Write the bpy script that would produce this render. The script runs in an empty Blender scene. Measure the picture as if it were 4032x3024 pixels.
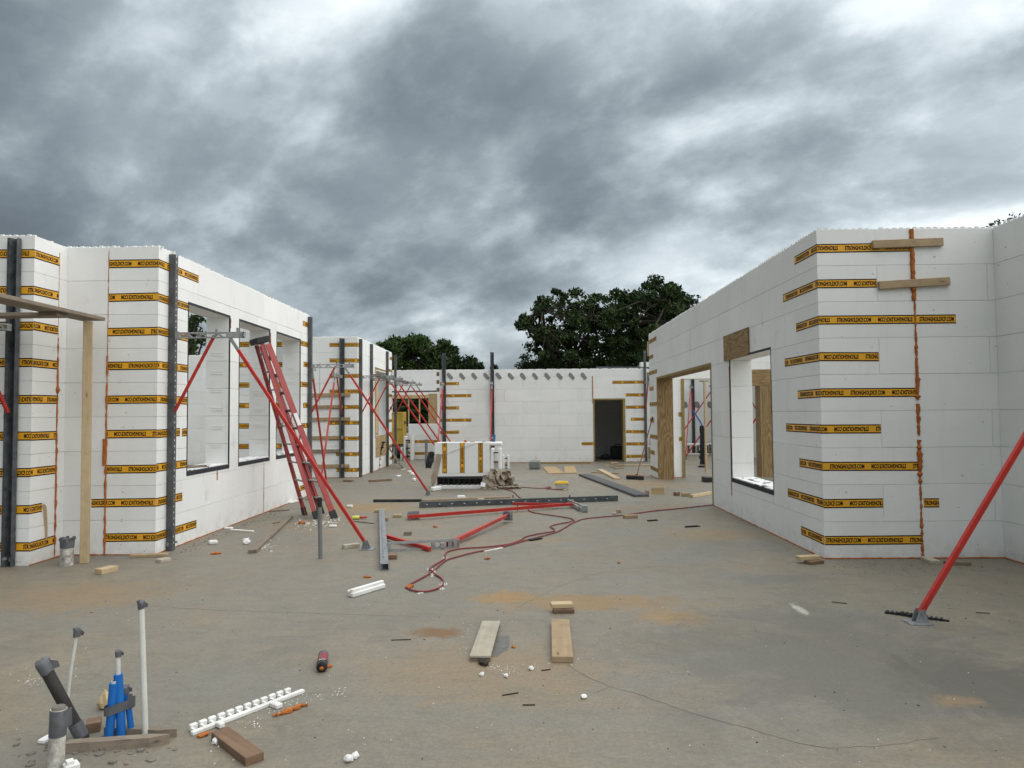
import bpy, bmesh, math, random
import numpy as np
from mathutils import Vector, Matrix, noise as mnoise
random.seed(7); rng = np.random.default_rng(11)
R_ = math.radians
scene = bpy.context.scene
C = scene.collection

# ------------------------------------------------------------------ camera
FPX, YAW, PITCH, ROLL, CAMH = 2836.9, .0141, .0410, -.0080, 1.627
PW, PH = 4032.0, 3024.0
cam_rot = Matrix.Rotation(YAW, 3, 'Z') @ Matrix.Rotation(math.pi/2 + PITCH, 3, 'X') @ Matrix.Rotation(ROLL, 3, 'Z')
cam = bpy.data.cameras.new('camera'); cam.sensor_width = 36; cam.lens = 36*FPX/PW
cam.clip_start = .05; cam.clip_end = 2000
camo = bpy.data.objects.new('camera', cam); C.objects.link(camo)
camo.matrix_world = Matrix.Translation((0, 0, CAMH)) @ cam_rot.to_4x4()
scene.camera = camo

def ray(px, py): return cam_rot @ Vector(((px-PW/2)/FPX, -(py-PH/2)/FPX, -1))
def FL(px, py, z=0.0):                     # point of the floor (or of a level z) under a photo pixel
    d = ray(px, py); t = (z-CAMH)/d.z; return Vector((d.x*t, d.y*t, z))
def ONY(px, py, Y): d = ray(px, py)*1.0; d *= Y/d.y; return d + Vector((0, 0, CAMH))
def ONX(px, py, X): d = ray(px, py)*1.0; d *= X/d.x; return d + Vector((0, 0, CAMH))

# ------------------------------------------------------------------ sky and light
world = bpy.data.worlds.new('World'); scene.world = world; world.use_nodes = True
SUN_EL, SUN_AZ = 57.0, 84.0        # azimuth clockwise from +Y (north)
SKY_GAIN = .50
def build_world():
    nt = world.node_tree; N = nt.nodes; L = nt.links; N.clear()
    def n(t, **k):
        a = N.new(t)
        for q, v in k.items(): setattr(a, q, v)
        return a
    def math_(op, a, b=None, clamp=False):
        m = n('ShaderNodeMath', operation=op); m.use_clamp = clamp
        for i, v in enumerate((a, b)):
            if v is None: continue
            if isinstance(v, (int, float)): m.inputs[i].default_value = v
            else: L.new(v, m.inputs[i])
        return m.outputs[0]
    out = n('ShaderNodeOutputWorld'); bg = n('ShaderNodeBackground')
    tc = n('ShaderNodeTexCoord'); sep = n('ShaderNodeSeparateXYZ'); L.new(tc.outputs['Generated'], sep.inputs[0])
    zz = math_('ADD', math_('MAXIMUM', sep.outputs[2], 0.0), .42)
    cmb = n('ShaderNodeCombineXYZ'); L.new(math_('DIVIDE', sep.outputs[0], zz), cmb.inputs[0]); L.new(math_('DIVIDE', sep.outputs[1], zz), cmb.inputs[1])
    def layer(scale, rot, loc, det, rough, dist):
        m0 = n('ShaderNodeMapping'); m0.inputs['Rotation'].default_value = (0, 0, R_(rot)); L.new(cmb.outputs[0], m0.inputs[0])
        mp = n('ShaderNodeMapping'); mp.inputs['Scale'].default_value = scale; mp.inputs['Location'].default_value = loc
        L.new(m0.outputs[0], mp.inputs[0])
        t = n('ShaderNodeTexNoise'); t.inputs['Scale'].default_value = 1; t.inputs['Detail'].default_value = det; t.inputs['Roughness'].default_value = rough; t.inputs['Distortion'].default_value = dist
        L.new(mp.outputs[0], t.inputs['Vector']); return t.outputs['Fac']
    a = layer((.80, 1.15, 1), 36, SKY_A, 3, .50, .2)         # great cloud masses, drawn out along the wind
    b = layer((2.1, 2.8, 1), 36, SKY_B, 8, .55, .15)         # lumps with torn edges
    e = layer((6.5, 7.5, 1), 36, (2, 4, 0), 9, .60, .15)     # small ragged tufts
    def edge(v, lo, hi):
        m = n('ShaderNodeMapRange'); m.interpolation_type = 'SMOOTHSTEP'; L.new(v, m.inputs[0]); m.inputs[1].default_value = lo; m.inputs[2].default_value = hi; m.inputs[3].default_value = -.5; m.inputs[4].default_value = .5
        return m.outputs[0]
    s = math_('ADD', math_('MULTIPLY', math_('SUBTRACT', a, .5), 2.6), math_('ADD', math_('ADD', math_('MULTIPLY', math_('SUBTRACT', b, .5), .62), math_('MULTIPLY', edge(b, .41, .62), .19)), math_('ADD', math_('MULTIPLY', math_('SUBTRACT', e, .5), .22), math_('MULTIPLY', edge(e, .46, .62), .05))))
    # the cloud layer is thinner towards the hidden sun
    sd = Vector((math.sin(R_(SUN_AZ))*math.cos(R_(SUN_EL)), math.cos(R_(SUN_AZ))*math.cos(R_(SUN_EL)), math.sin(R_(SUN_EL))))
    dp = n('ShaderNodeVectorMath', operation='DOT_PRODUCT'); L.new(tc.outputs['Generated'], dp.inputs[0]); dp.inputs[1].default_value = sd
    s = math_('ADD', s, math_('MULTIPLY', math_('SUBTRACT', dp.outputs['Value'], .30), SKY_SUN))
    ramp = n('ShaderNodeValToRGB'); cr = ramp.color_ramp; cr.interpolation = 'B_SPLINE'
    stops = [(0.0, (.118, .142, .162)), (.25, (.165, .198, .222)), (.45, (.275, .325, .355)), (.64, (.485, .555, .59)), (.82, (.80, .88, .92)), (1.0, (1.04, 1.08, 1.10))]
    cr.elements[0].position = 0; cr.elements[0].color = (*stops[0][1], 1)
    cr.elements[1].position = 1; cr.elements[1].color = (*stops[-1][1], 1)
    for p, c in stops[1:-1]: cr.elements.new(p).color = (*c, 1)
    L.new(math_('ADD', math_('MULTIPLY', s, SKY_K), SKY_O, clamp=True), ramp.inputs[0])
    # thin share of clear sky behind the cloud
    sky = n('ShaderNodeTexSky', sky_type='NISHITA'); sky.sun_disc = False
    sky.sun_elevation = R_(SUN_EL); sky.sun_rotation = R_(SUN_AZ); sky.air_density = 1; sky.dust_density = 2
    mul = n('ShaderNodeVectorMath', operation='SCALE'); L.new(sky.outputs[0], mul.inputs[0]); mul.inputs['Scale'].default_value = .008
    add = n('ShaderNodeVectorMath', operation='ADD'); L.new(ramp.outputs[0], add.inputs[0]); L.new(mul.outputs[0], add.inputs[1])
    L.new(add.outputs[0], bg.inputs['Color']); bg.inputs['Strength'].default_value = SKY_GAIN
    L.new(bg.outputs[0], out.inputs[0])
SKY_A, SKY_B = (23.62, -12.07, 0), (-8.33, -20.04, 0)
SKY_K, SKY_O, SKY_SUN = .92, .565, 1.1
build_world()
sun = bpy.data.lights.new('sun', 'SUN'); sun.energy = 1.22; sun.angle = R_(125); sun.color = (1, .99, .965)
suno = bpy.data.objects.new('sun', sun); C.objects.link(suno)
sdir = Vector((math.sin(R_(SUN_AZ))*math.cos(R_(SUN_EL)), math.cos(R_(SUN_AZ))*math.cos(R_(SUN_EL)), math.sin(R_(SUN_EL))))
suno.rotation_euler = (-sdir).to_track_quat('-Z', 'Y').to_euler(); suno.location = (6, -4, 20)
scene.view_settings.view_transform = 'Standard'; scene.view_settings.look = 'None'
scene.view_settings.exposure = 1.08; scene.view_settings.gamma = 1
scene.view_settings.use_curve_mapping = False
scene.render.engine = 'CYCLES'

# ------------------------------------------------------------------ materials
MATS = {}
class Mat:
    def __init__(s, name):
        s.m = bpy.data.materials.new(name); s.m.use_nodes = True; s.nt = s.m.node_tree; s.N = s.nt.nodes; s.L = s.nt.links
        s.b = s.N['Principled BSDF']; MATS[name] = s.m; s._tc = None
    def n(s, t, **k):
        a = s.N.new(t)
        for q, v in k.items(): setattr(a, q, v)
        return a
    def tc(s, which='Object'):
        if s._tc is None: s._tc = s.n('ShaderNodeTexCoord')
        return s._tc.outputs[which]
    def pos(s): return s.n('ShaderNodeNewGeometry').outputs['Position']
    def map(s, vec, scale=(1, 1, 1), rot=(0, 0, 0), loc=(0, 0, 0)):
        m = s.n('ShaderNodeMapping'); s.L.new(vec, m.inputs[0]); m.inputs['Scale'].default_value = scale; m.inputs['Rotation'].default_value = rot; m.inputs['Location'].default_value = loc
        return m.outputs[0]
    def noise(s, vec, scale=5, det=4, rough=.55, dist=0):
        t = s.n('ShaderNodeTexNoise'); s.L.new(vec, t.inputs['Vector'])
        for k, v in (('Scale', scale), ('Detail', det), ('Roughness', rough), ('Distortion', dist)): t.inputs[k].default_value = v
        return t.outputs['Fac']
    def rng(s, fac, a, b, c=0., d=1., smooth=False):
        m = s.n('ShaderNodeMapRange'); s.L.new(fac, m.inputs[0])
        if smooth: m.interpolation_type = 'SMOOTHSTEP'
        for i, v in enumerate((a, b, c, d)): m.inputs[1+i].default_value = v
        return m.outputs[0]
    def math(s, op, a, b=None, clamp=False):
        m = s.n('ShaderNodeMath', operation=op); m.use_clamp = clamp
        for i, v in enumerate((a, b)):
            if v is None: continue
            if isinstance(v, (int, float)): m.inputs[i].default_value = v
            else: s.L.new(v, m.inputs[i])
        return m.outputs[0]
    def mix(s, fac, a, b, mode='MIX'):
        m = s.n('ShaderNodeMix', data_type='RGBA', blend_type=mode)
        for i, v in ((0, fac), (6, a), (7, b)):
            if isinstance(v, (int, float)): m.inputs[i].default_value = v
            elif isinstance(v, tuple): m.inputs[i].default_value = (*v, 1)
            else: s.L.new(v, m.inputs[i])
        return m.outputs[2]
    def color(s, c):
        if isinstance(c, tuple): s.b.inputs['Base Color'].default_value = (*c, 1)
        else: s.L.new(c, s.b.inputs['Base Color'])
        return s
    def rough(s, r):
        if isinstance(r, (int, float)): s.b.inputs['Roughness'].default_value = r
        else: s.L.new(r, s.b.inputs['Roughness'])
        return s
    def bump(s, h, strength=.3, dist=.01):
        b = s.n('ShaderNodeBump'); s.L.new(h, b.inputs['Height']); b.inputs['Strength'].default_value = strength; b.inputs['Distance'].default_value = dist
        s.L.new(b.outputs[0], s.b.inputs['Normal']); return s
    def spec(s, v): s.b.inputs['Specular IOR Level'].default_value = v; return s
    def rand(s): return s.n('ShaderNodeObjectInfo').outputs['Random']

def mat_foam():
    m = Mat('foam'); p = m.pos()
    big = m.rng(m.noise(p, 1.3, 3), .35, .7)
    c = m.mix(big, (.80, .805, .785), (.86, .86, .84))
    smud = m.rng(m.noise(m.map(p, (1, 1, .45)), 3.2, 8, .68), .60, .74)
    gate = m.rng(m.noise(p, .9, 2), .46, .62)
    c = m.mix(m.math('MULTIPLY', m.math('MULTIPLY', smud, gate), .62), c, (.40, .40, .39))
    scr = m.rng(m.noise(m.map(p, (19, 19, 2.4), loc=(3, 1, 7)), 1, 5, .6), .705, .735); sg = m.rng(m.noise(m.map(p, loc=(7, 7, 1)), 1.1, 3), .50, .60)
    c = m.mix(m.math('MULTIPLY', m.math('MULTIPLY', scr, sg), .6), c, (.25, .25, .25))
    dab = m.rng(m.noise(m.map(p, loc=(1, 9, 4)), 42, 6, .7), .62, .66); dg = m.rng(m.noise(m.map(p, loc=(21, 4, 8)), 1.7, 2), .66, .72)
    c = m.mix(m.math('MULTIPLY', m.math('MULTIPLY', dab, dg), .85), c, (.09, .09, .09))
    spk = m.rng(m.noise(p, 17, 2, .5), .735, .76)
    c = m.mix(m.math('MULTIPLY', spk, .55), c, (.22, .22, .21))
    streak = m.rng(m.noise(m.map(p, (9, 9, .7)), 1, 4, .6), .56, .75)
    c = m.mix(m.math('MULTIPLY', streak, .13), c, (.55, .55, .53))
    rnd = m.rand(); c = m.mix(m.math('MULTIPLY', rnd, .20), c, (.60, .60, .565))
    # dirt splashed on the lowest courses
    sep = m.n('ShaderNodeSeparateXYZ'); m.L.new(p, sep.inputs[0])
    low = m.math('MULTIPLY', m.rng(sep.outputs[2], .0, .28, 1, 0), m.rng(m.noise(p, 6, 6, .65), .42, .7))
    c = m.mix(m.math('MULTIPLY', low, .45), c, (.40, .35, .28))
    m.color(c).rough(.85).spec(.2)
    v = m.n('ShaderNodeTexVoronoi'); m.L.new(p, v.inputs['Vector']); v.inputs['Scale'].default_value = 190
    h = m.math('ADD', m.math('MULTIPLY', v.outputs['Distance'], .5), m.math('ADD', m.noise(m.map(p, (1, 1, .25)), 26, 4), m.noise(p, 2.2, 2)))
    m.bump(h, .22, .006)
mat_foam()
def mat_concrete():
    m = Mat('slab_concrete'); p = m.pos()
    n1 = m.noise(p, .42, 6, .6, .6); n2 = m.noise(m.map(p, (1, .55, 1), loc=(3, 7, 0)), 1.6, 8, .65, .8); n3 = m.noise(p, 38, 4, .6)
    c = m.mix(m.rng(n1, .36, .66), (.178, .172, .150), (.235, .220, .188))
    c = m.mix(m.math('MULTIPLY', m.rng(n2, .47, .66), .6), c, (.262, .232, .182))
    tan = m.rng(m.noise(m.map(p, (.8, .8, .8), loc=(11, 2, 0)), .55, 6, .62, .5), .52, .68)
    c = m.mix(m.math('MULTIPLY', tan, .55), c, (.270, .205, .130))
    def spot(px, py, rx, ry, rot, col, amt, c, lo=.35, hi=.62, sc=4.0):
        o = FL(px, py)
        q = m.map(p, (1, 1, 1), loc=(-o.x, -o.y, 0)); q = m.map(q, (1/rx, 1/ry, 0), rot=(0, 0, rot))
        g = m.n('ShaderNodeVectorMath', operation='LENGTH'); m.L.new(q, g.inputs[0])
        f = m.math('SUBTRACT', m.rng(g.outputs['Value'], .0, 1.25, 1, 0), m.math('ADD', m.math('MULTIPLY', m.math('SUBTRACT', m.noise(p, sc, 8, .72, .7), .5), 1.5), .36))
        return m.mix(m.math('MULTIPLY', m.rng(f, lo-.35, hi-.25), amt), c, col)
    med = m.noise(m.map(p, (1, .8, 1), loc=(4, 1, 9)), 6.5, 8, .72, .6)
    c = m.mix(m.rng(med, .40, .64, .0, .55), c, m.mix(.5, c, (.34, .30, .24)))
    c = m.mix(m.rng(m.noise(m.map(p, loc=(8, 3, 2)), 3.1, 9, .75, 1.2), .52, .66, 0, .42), c, (.135, .128, .112))
    cool = m.rng(m.noise(m.map(p, (.5, .9, 1), loc=(2, 14, 0)), .8, 7, .62, .8), .46, .62)
    c = m.mix(m.math('MULTIPLY', cool, .7), c, (.205, .210, .203))
    c = spot(2300, 2370, 1.25, .45, 0, (.30, .20, .088), .85, c)
    c = spot(1985, 2350, .45, .35, 0, (.33, .21, .085), .9, c)
    c = spot(2640, 2430, .40, .35, 0, (.32, .21, .095), .9, c)
    c = spot(1720, 2490, .30, .20, 0, (.20, .105, .038), .95, c, sc=5)
    c = spot(1430, 2000, 1.5, 1.1, 0, (.285, .195, .095), .9, c)
    c = spot(2800, 2105, .95, .7, 0, (.28, .205, .118), .75, c)
    c = spot(2500, 1905, 1.6, 1.6, 0, (.295, .22, .125), .75, c)
    c = spot(2120, 2125, .8, .35, 0, (.275, .21, .135), .7, c)
    c = spot(300, 2350, 1.2, .9, 0, (.275, .21, .138), .8, c)
    c = spot(1900, 2640, 1.3, .8, 0, (.275, .215, .145), .8, c)
    c = spot(3380, 2600, 2.1, 1.9, .4, (.118, .120, .115), .62, c, sc=2.0)
    c = spot(3900, 2700, .8, .9, .5, (.105, .104, .098), .9, c, sc=3.5)
    c = spot(3780, 2760, .22, .16, .5, (.25, .185, .115), .8, c, sc=5)
    c = spot(3060, 2280, .8, .35, 0, (.165, .168, .168), .7, c)
    c = spot(3150, 2400, .06, .26, 0, (.55, .55, .53), .9, c, sc=9)
    c = spot(2990, 2060, .35, 1.6, 0, (.115, .115, .108), .75, c)
    c = spot(900, 2700, 1.3, .6, 0, (.205, .208, .198), .7, c)
    # trowel swirls, fine specks, spatter
    w = m.rng(m.noise(m.map(p, (1, 3.4, 1), rot=(0, 0, .5)), 2.6, 9, .72, 1.6), .50, .60)
    c = m.mix(m.math('MULTIPLY', w, .22), c, (.11, .11, .10))
    c = m.mix(m.rng(n3, .38, .62, .0, .30), c, (.105, .095, .08))
    sp = m.rng(m.noise(p, 46, 2, .4), .73, .75)
    c = m.mix(m.math('MULTIPLY', sp, .55), c, (.05, .042, .032))
    sp2 = m.rng(m.noise(m.map(p, loc=(5, 5, 5)), 60, 2, .4), .755, .77)
    c = m.mix(m.math('MULTIPLY', sp2, .6), c, (.50, .49, .45))
    c = m.mix(1.0, c, (.96, .915, .825), 'MULTIPLY')
    gr = m.noise(m.map(p, loc=(6, 2, 0)), 95, 3, .7); c = m.mix(1.0, c, m.mix(m.rng(gr, .34, .68), (.90, .90, .90), (1.12, 1.11, 1.09)), 'MULTIPLY')
    pit = m.rng(m.noise(m.map(p, loc=(1, 8, 0)), 24, 5, .75), .66, .72); c = m.mix(m.math('MULTIPLY', pit, .5), c, (.075, .066, .054))
    m.color(c); m.rough(m.rng(n2, .35, .7, .46, .72)).spec(.38)
    m.bump(m.math('ADD', m.math('MULTIPLY', n3, .5), m.noise(p, 7, 6, .6)), .20, .006)
mat_concrete()
def mat_steel(name, c1, c2, rust):
    m = Mat(name); o = m.tc('Object'); f = m.rng(m.noise(o, 9, 7, .7), .38, .66)
    c = m.mix(f, c1, c2); c = m.mix(m.math('MULTIPLY', m.rng(m.noise(o, 4, 8, .75), .56, .70), rust), c, (.12, .075, .045))
    m.color(c).rough(m.rng(f, 0, 1, .42, .68)).spec(.4); m.b.inputs['Metallic'].default_value = .35; m.bump(m.noise(o, 40, 4), .1, .003)
mat_steel('post_steel', (.075, .080, .085), (.135, .14, .145), .25)
def mat_wood(name, c1, c2, knots=True, dirt=0.):
    m = Mat(name); o = m.tc('Object'); r = m.rand()
    cm = m.n('ShaderNodeCombineXYZ'); m.L.new(m.math('MULTIPLY', r, 37), cm.inputs[0]); m.L.new(m.math('MULTIPLY', r, 11), cm.inputs[1])
    va = m.n('ShaderNodeVectorMath', operation='ADD'); m.L.new(o, va.inputs[0]); m.L.new(cm.outputs[0], va.inputs[1]); v = va.outputs[0]
    g = m.noise(m.map(v, (1.3, 34, 34)), 1, 5, .6, .6); g2 = m.noise(m.map(v, (.8, 9, 9)), 1, 3, .5, 1.2)
    c = m.mix(m.rng(m.math('ADD', m.math('MULTIPLY', g, .5), m.math('MULTIPLY', g2, .5)), .33, .68), c1, c2)
    if knots:
        vo = m.n('ShaderNodeTexVoronoi'); m.L.new(m.map(v, (3.2, 13, 13)), vo.inputs['Vector']); vo.inputs['Scale'].default_value = 1
        c = m.mix(m.rng(vo.outputs['Distance'], .06, .15, .85, 0), c, tuple(x*.30 for x in c1))
    c = m.mix(m.math('MULTIPLY', m.rng(m.noise(v, 9, 5, .6), .45, .75), .35+dirt), c, tuple(x*.5 for x in c1))
    c = m.mix(m.math('MULTIPLY', r, .30), c, tuple(x*.62 for x in c1))
    m.color(c).rough(.78).spec(.2).bump(g, .25, .003)
mat_wood('lumber', (.35, .255, .150), (.47, .355, .225), dirt=.12)
mat_wood('fresh_lumber', (.50, .375, .215), (.62, .485, .305))
mat_wood('old_lumber', (.20, .165, .125), (.32, .265, .205), dirt=.2)
mat_wood('pale_board', (.40, .36, .275), (.56, .51, .41), False, .2)
mat_wood('grey_plank', (.095, .098, .10), (.175, .175, .17), True)
mat_wood('treated_lumber', (.26, .195, .07), (.35, .265, .105))
mat_wood('brown_block', (.16, .095, .058), (.33, .225, .15), False, .1)
def mat_ply(name, c1, c2):
    m = Mat(name); o = m.tc('Object'); r = m.rand()
    cm = m.n('ShaderNodeCombineXYZ'); m.L.new(m.math('MULTIPLY', r, 23), cm.inputs[0]); m.L.new(m.math('MULTIPLY', r, 7), cm.inputs[1])
    va = m.n('ShaderNodeVectorMath', operation='ADD'); m.L.new(o, va.inputs[0]); m.L.new(cm.outputs[0], va.inputs[1]); v = va.outputs[0]
    f = m.noise(m.map(v, (.7, 5.5, 5.5)), 1, 2, .45, .5)
    w = m.math('FRACT', m.math('MULTIPLY', f, 12))
    tri = m.math('ABSOLUTE', m.math('SUBTRACT', m.math('MULTIPLY', w, 2), 1))
    fine = m.noise(m.map(v, (3, 90, 90)), 1, 3)
    c = m.mix(m.rng(m.math('ADD', m.math('MULTIPLY', tri, .75), m.math('MULTIPLY', fine, .4)), .25, .95), c1, c2)
    m.color(c).rough(.75).spec(.2)
mat_ply('plywood', (.205, .132, .058), (.34, .235, .118))
mat_ply('pale_plywood', (.34, .235, .12), (.47, .345, .19))
def plain(name, c, r=.6, metal=0., spec=.4, vary=.0, c2=None, sc=8, bump=0.):
    m = Mat(name)
    if c2 is not None:
        f = m.rng(m.noise(m.tc('Object'), sc, 6, .65), .36, .66); m.color(m.mix(f, c, c2))
        m.rough(m.rng(f, 0, 1, max(r-.12, .05), min(r+.12, 1)))
    else: m.color(c).rough(r)
    m.b.inputs['Metallic'].default_value = metal; m.spec(spec)
    if bump: m.bump(m.noise(m.tc('Object'), sc*3, 5, .6), bump, .004)
    return m
plain('galvanised', (.20, .215, .225), .5, .55, .4, c2=(.33, .345, .35), sc=14, bump=.08)
plain('dark_steel', (.060, .068, .075), .55, .35, .4, c2=(.13, .14, .145), sc=10, bump=.06)
plain('aluminium', (.30, .31, .31), .5, .5, .4, c2=(.42, .43, .42), sc=16)
def mat_red(name, c1, c2, chip):
    m = Mat(name); o = m.tc('Object'); f = m.rng(m.noise(o, 5, 6, .65), .36, .66); c = m.mix(f, c1, c2)
    c = m.mix(m.rng(m.noise(o, 26, 6, .7), chip, chip+.03), c, (.16, .14, .125))
    c = m.mix(m.rng(m.noise(o, 60, 3, .6), .70, .72, 0, .8), c, (.40, .38, .35))
    m.color(c).rough(m.rng(f, 0, 1, .42, .62)).spec(.4).bump(m.noise(o, 30, 4), .1, .003)
mat_red('red_paint', (.52, .030, .018), (.38, .026, .02), .66)
mat_red('faded_red_paint', (.50, .060, .050), (.36, .05, .04), .63)
plain('ladder_red', (.34, .050, .048), .5, 0, .4, c2=(.42, .095, .085), sc=5)
plain('ladder_step', (.33, .33, .31), .5, .6, .4, c2=(.22, .21, .19), sc=14)
plain('black_plastic', (.012, .012, .014), .5, 0, .4, c2=(.03, .03, .032), sc=12)
plain('black_edge', (.020, .024, .030), .75, 0, .25, c2=(.05, .055, .06), sc=10)
plain('grey_pvc', (.155, .165, .17), .5, 0, .4, c2=(.21, .215, .215), sc=5)
plain('white_pvc', (.66, .665, .63), .4, 0, .45, c2=(.56, .56, .52), sc=6)
plain('dirty_pvc', (.66, .64, .58), .6, 0, .35, c2=(.17, .15, .12), sc=16, bump=.2)
plain('blue_sleeve', (.010, .125, .44), .65, 0, .3, c2=(.014, .16, .50), sc=9, bump=.08)
plain('black_pipe', (.010, .010, .011), .6, 0, .35, c2=(.045, .042, .038), sc=5, bump=.2)
plain('duct_tape', (.085, .09, .10), .42, .1, .5, c2=(.125, .13, .14), sc=14, bump=.3)
plain('hose_red', (.19, .022, .030), .5, 0, .4, c2=(.24, .04, .045), sc=20)
plain('spray_foam', (.46, .155, .035), .8, 0, .2, c2=(.30, .085, .02), sc=22, bump=.6)
plain('ink', (.018, .010, .006), .6, 0, .2)
plain('cardboard', (.36, .305, .235), .85, 0, .15, c2=(.29, .24, .185), sc=4)
plain('white_paper', (.80, .80, .80), .6)
plain('yellow_paint', (.55, .38, .06), .5, 0, .4, c2=(.44, .30, .05), sc=4)
plain('yellow_plastic', (.78, .50, .012), .4, 0, .45)
plain('blue_plastic', (.035, .12, .25), .45, 0, .4)
plain('lime_plastic', (.60, .66, .10), .45)
plain('can_red', (.20, .022, .040), .35, 0, .5, c2=(.28, .04, .06), sc=20)
plain('tape_back', (.42, .30, .17), .7, 0, .2)
plain('strap', (.70, .68, .60), .5)
plain('bark', (.030, .026, .022), .9, 0, .1, c2=(.055, .047, .038), sc=6, bump=.6)
plain('patch_grey', (.19, .20, .195), .6, 0, .3, c2=(.25, .26, .25), sc=20, bump=.2)
plain('crumb_dark', (.055, .045, .035), .9, 0, .1)
plain('crumb_pale', (.70, .69, .66), .9, 0, .1)
plain('dried_concrete', (.15, .14, .12), .9, 0, .15, c2=(.22, .205, .175), sc=9, bump=.5)
plain('crack', (.11, .10, .086), .9, 0, .1)
plain('water_film', (.105, .10, .088), .38, 0, .4, c2=(.14, .13, .11), sc=12)
plain('fibre_handle', (.30, .17, .10), .6, 0, .3, c2=(.22, .12, .075), sc=6)
def mat_tape():
    m = Mat('printed_tape'); p = m.pos(); f = m.rng(m.noise(p, 5, 6, .65), .40, .70)
    c = m.mix(m.math('MULTIPLY', f, .6), (.80, .395, .018), (.70, .33, .022))
    c = m.mix(m.rng(m.noise(p, 30, 4, .7), .60, .75, 0, .4), c, (.42, .20, .05))
    m.color(c).rough(.40).spec(.45)
mat_tape()
def mat_leaf(name, c1, c2):
    m = Mat(name); r = m.noise(m.pos(), .9, 3); f = m.noise(m.pos(), 9, 2)
    c = m.mix(m.rng(m.math('ADD', m.math('MULTIPLY', r, .6), m.math('MULTIPLY', f, .4)), .35, .65), c1, c2)
    m.color(c).rough(.75).spec(.12)
mat_leaf('oak_leaf', (.020, .036, .012), (.040, .066, .020))
mat_leaf('bright_leaf', (.030, .058, .014), (.058, .10, .024))
mat_leaf('dark_leaf', (.016, .030, .011), (.034, .058, .019))
def mat_ground():
    m = Mat('dirt_ground'); p = m.pos()
    c = m.mix(m.rng(m.noise(p, .3, 7, .65), .4, .6), (.19, .135, .08), (.07, .10, .035))
    m.color(c).rough(.95).spec(.1).bump(m.noise(p, 3, 7), .5, .05)
mat_ground()
def mat_clear():
    m = Mat('clear_plastic'); m.color((.70, .72, .73)).rough(.35); m.b.inputs['Transmission Weight'].default_value = .55; m.b.inputs['IOR'].default_value = 1.3
mat_clear()
def mat_sill():
    m = Mat('sill_foam'); p = m.pos()
    f = m.rng(m.noise(m.map(p, (1, .4, 1)), 9, 5, .6, .8), .54, .60)
    m.color(m.mix(f, (.82, .82, .80), (.07, .075, .08))).rough(.8)
mat_sill()
M_ = MATS

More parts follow.
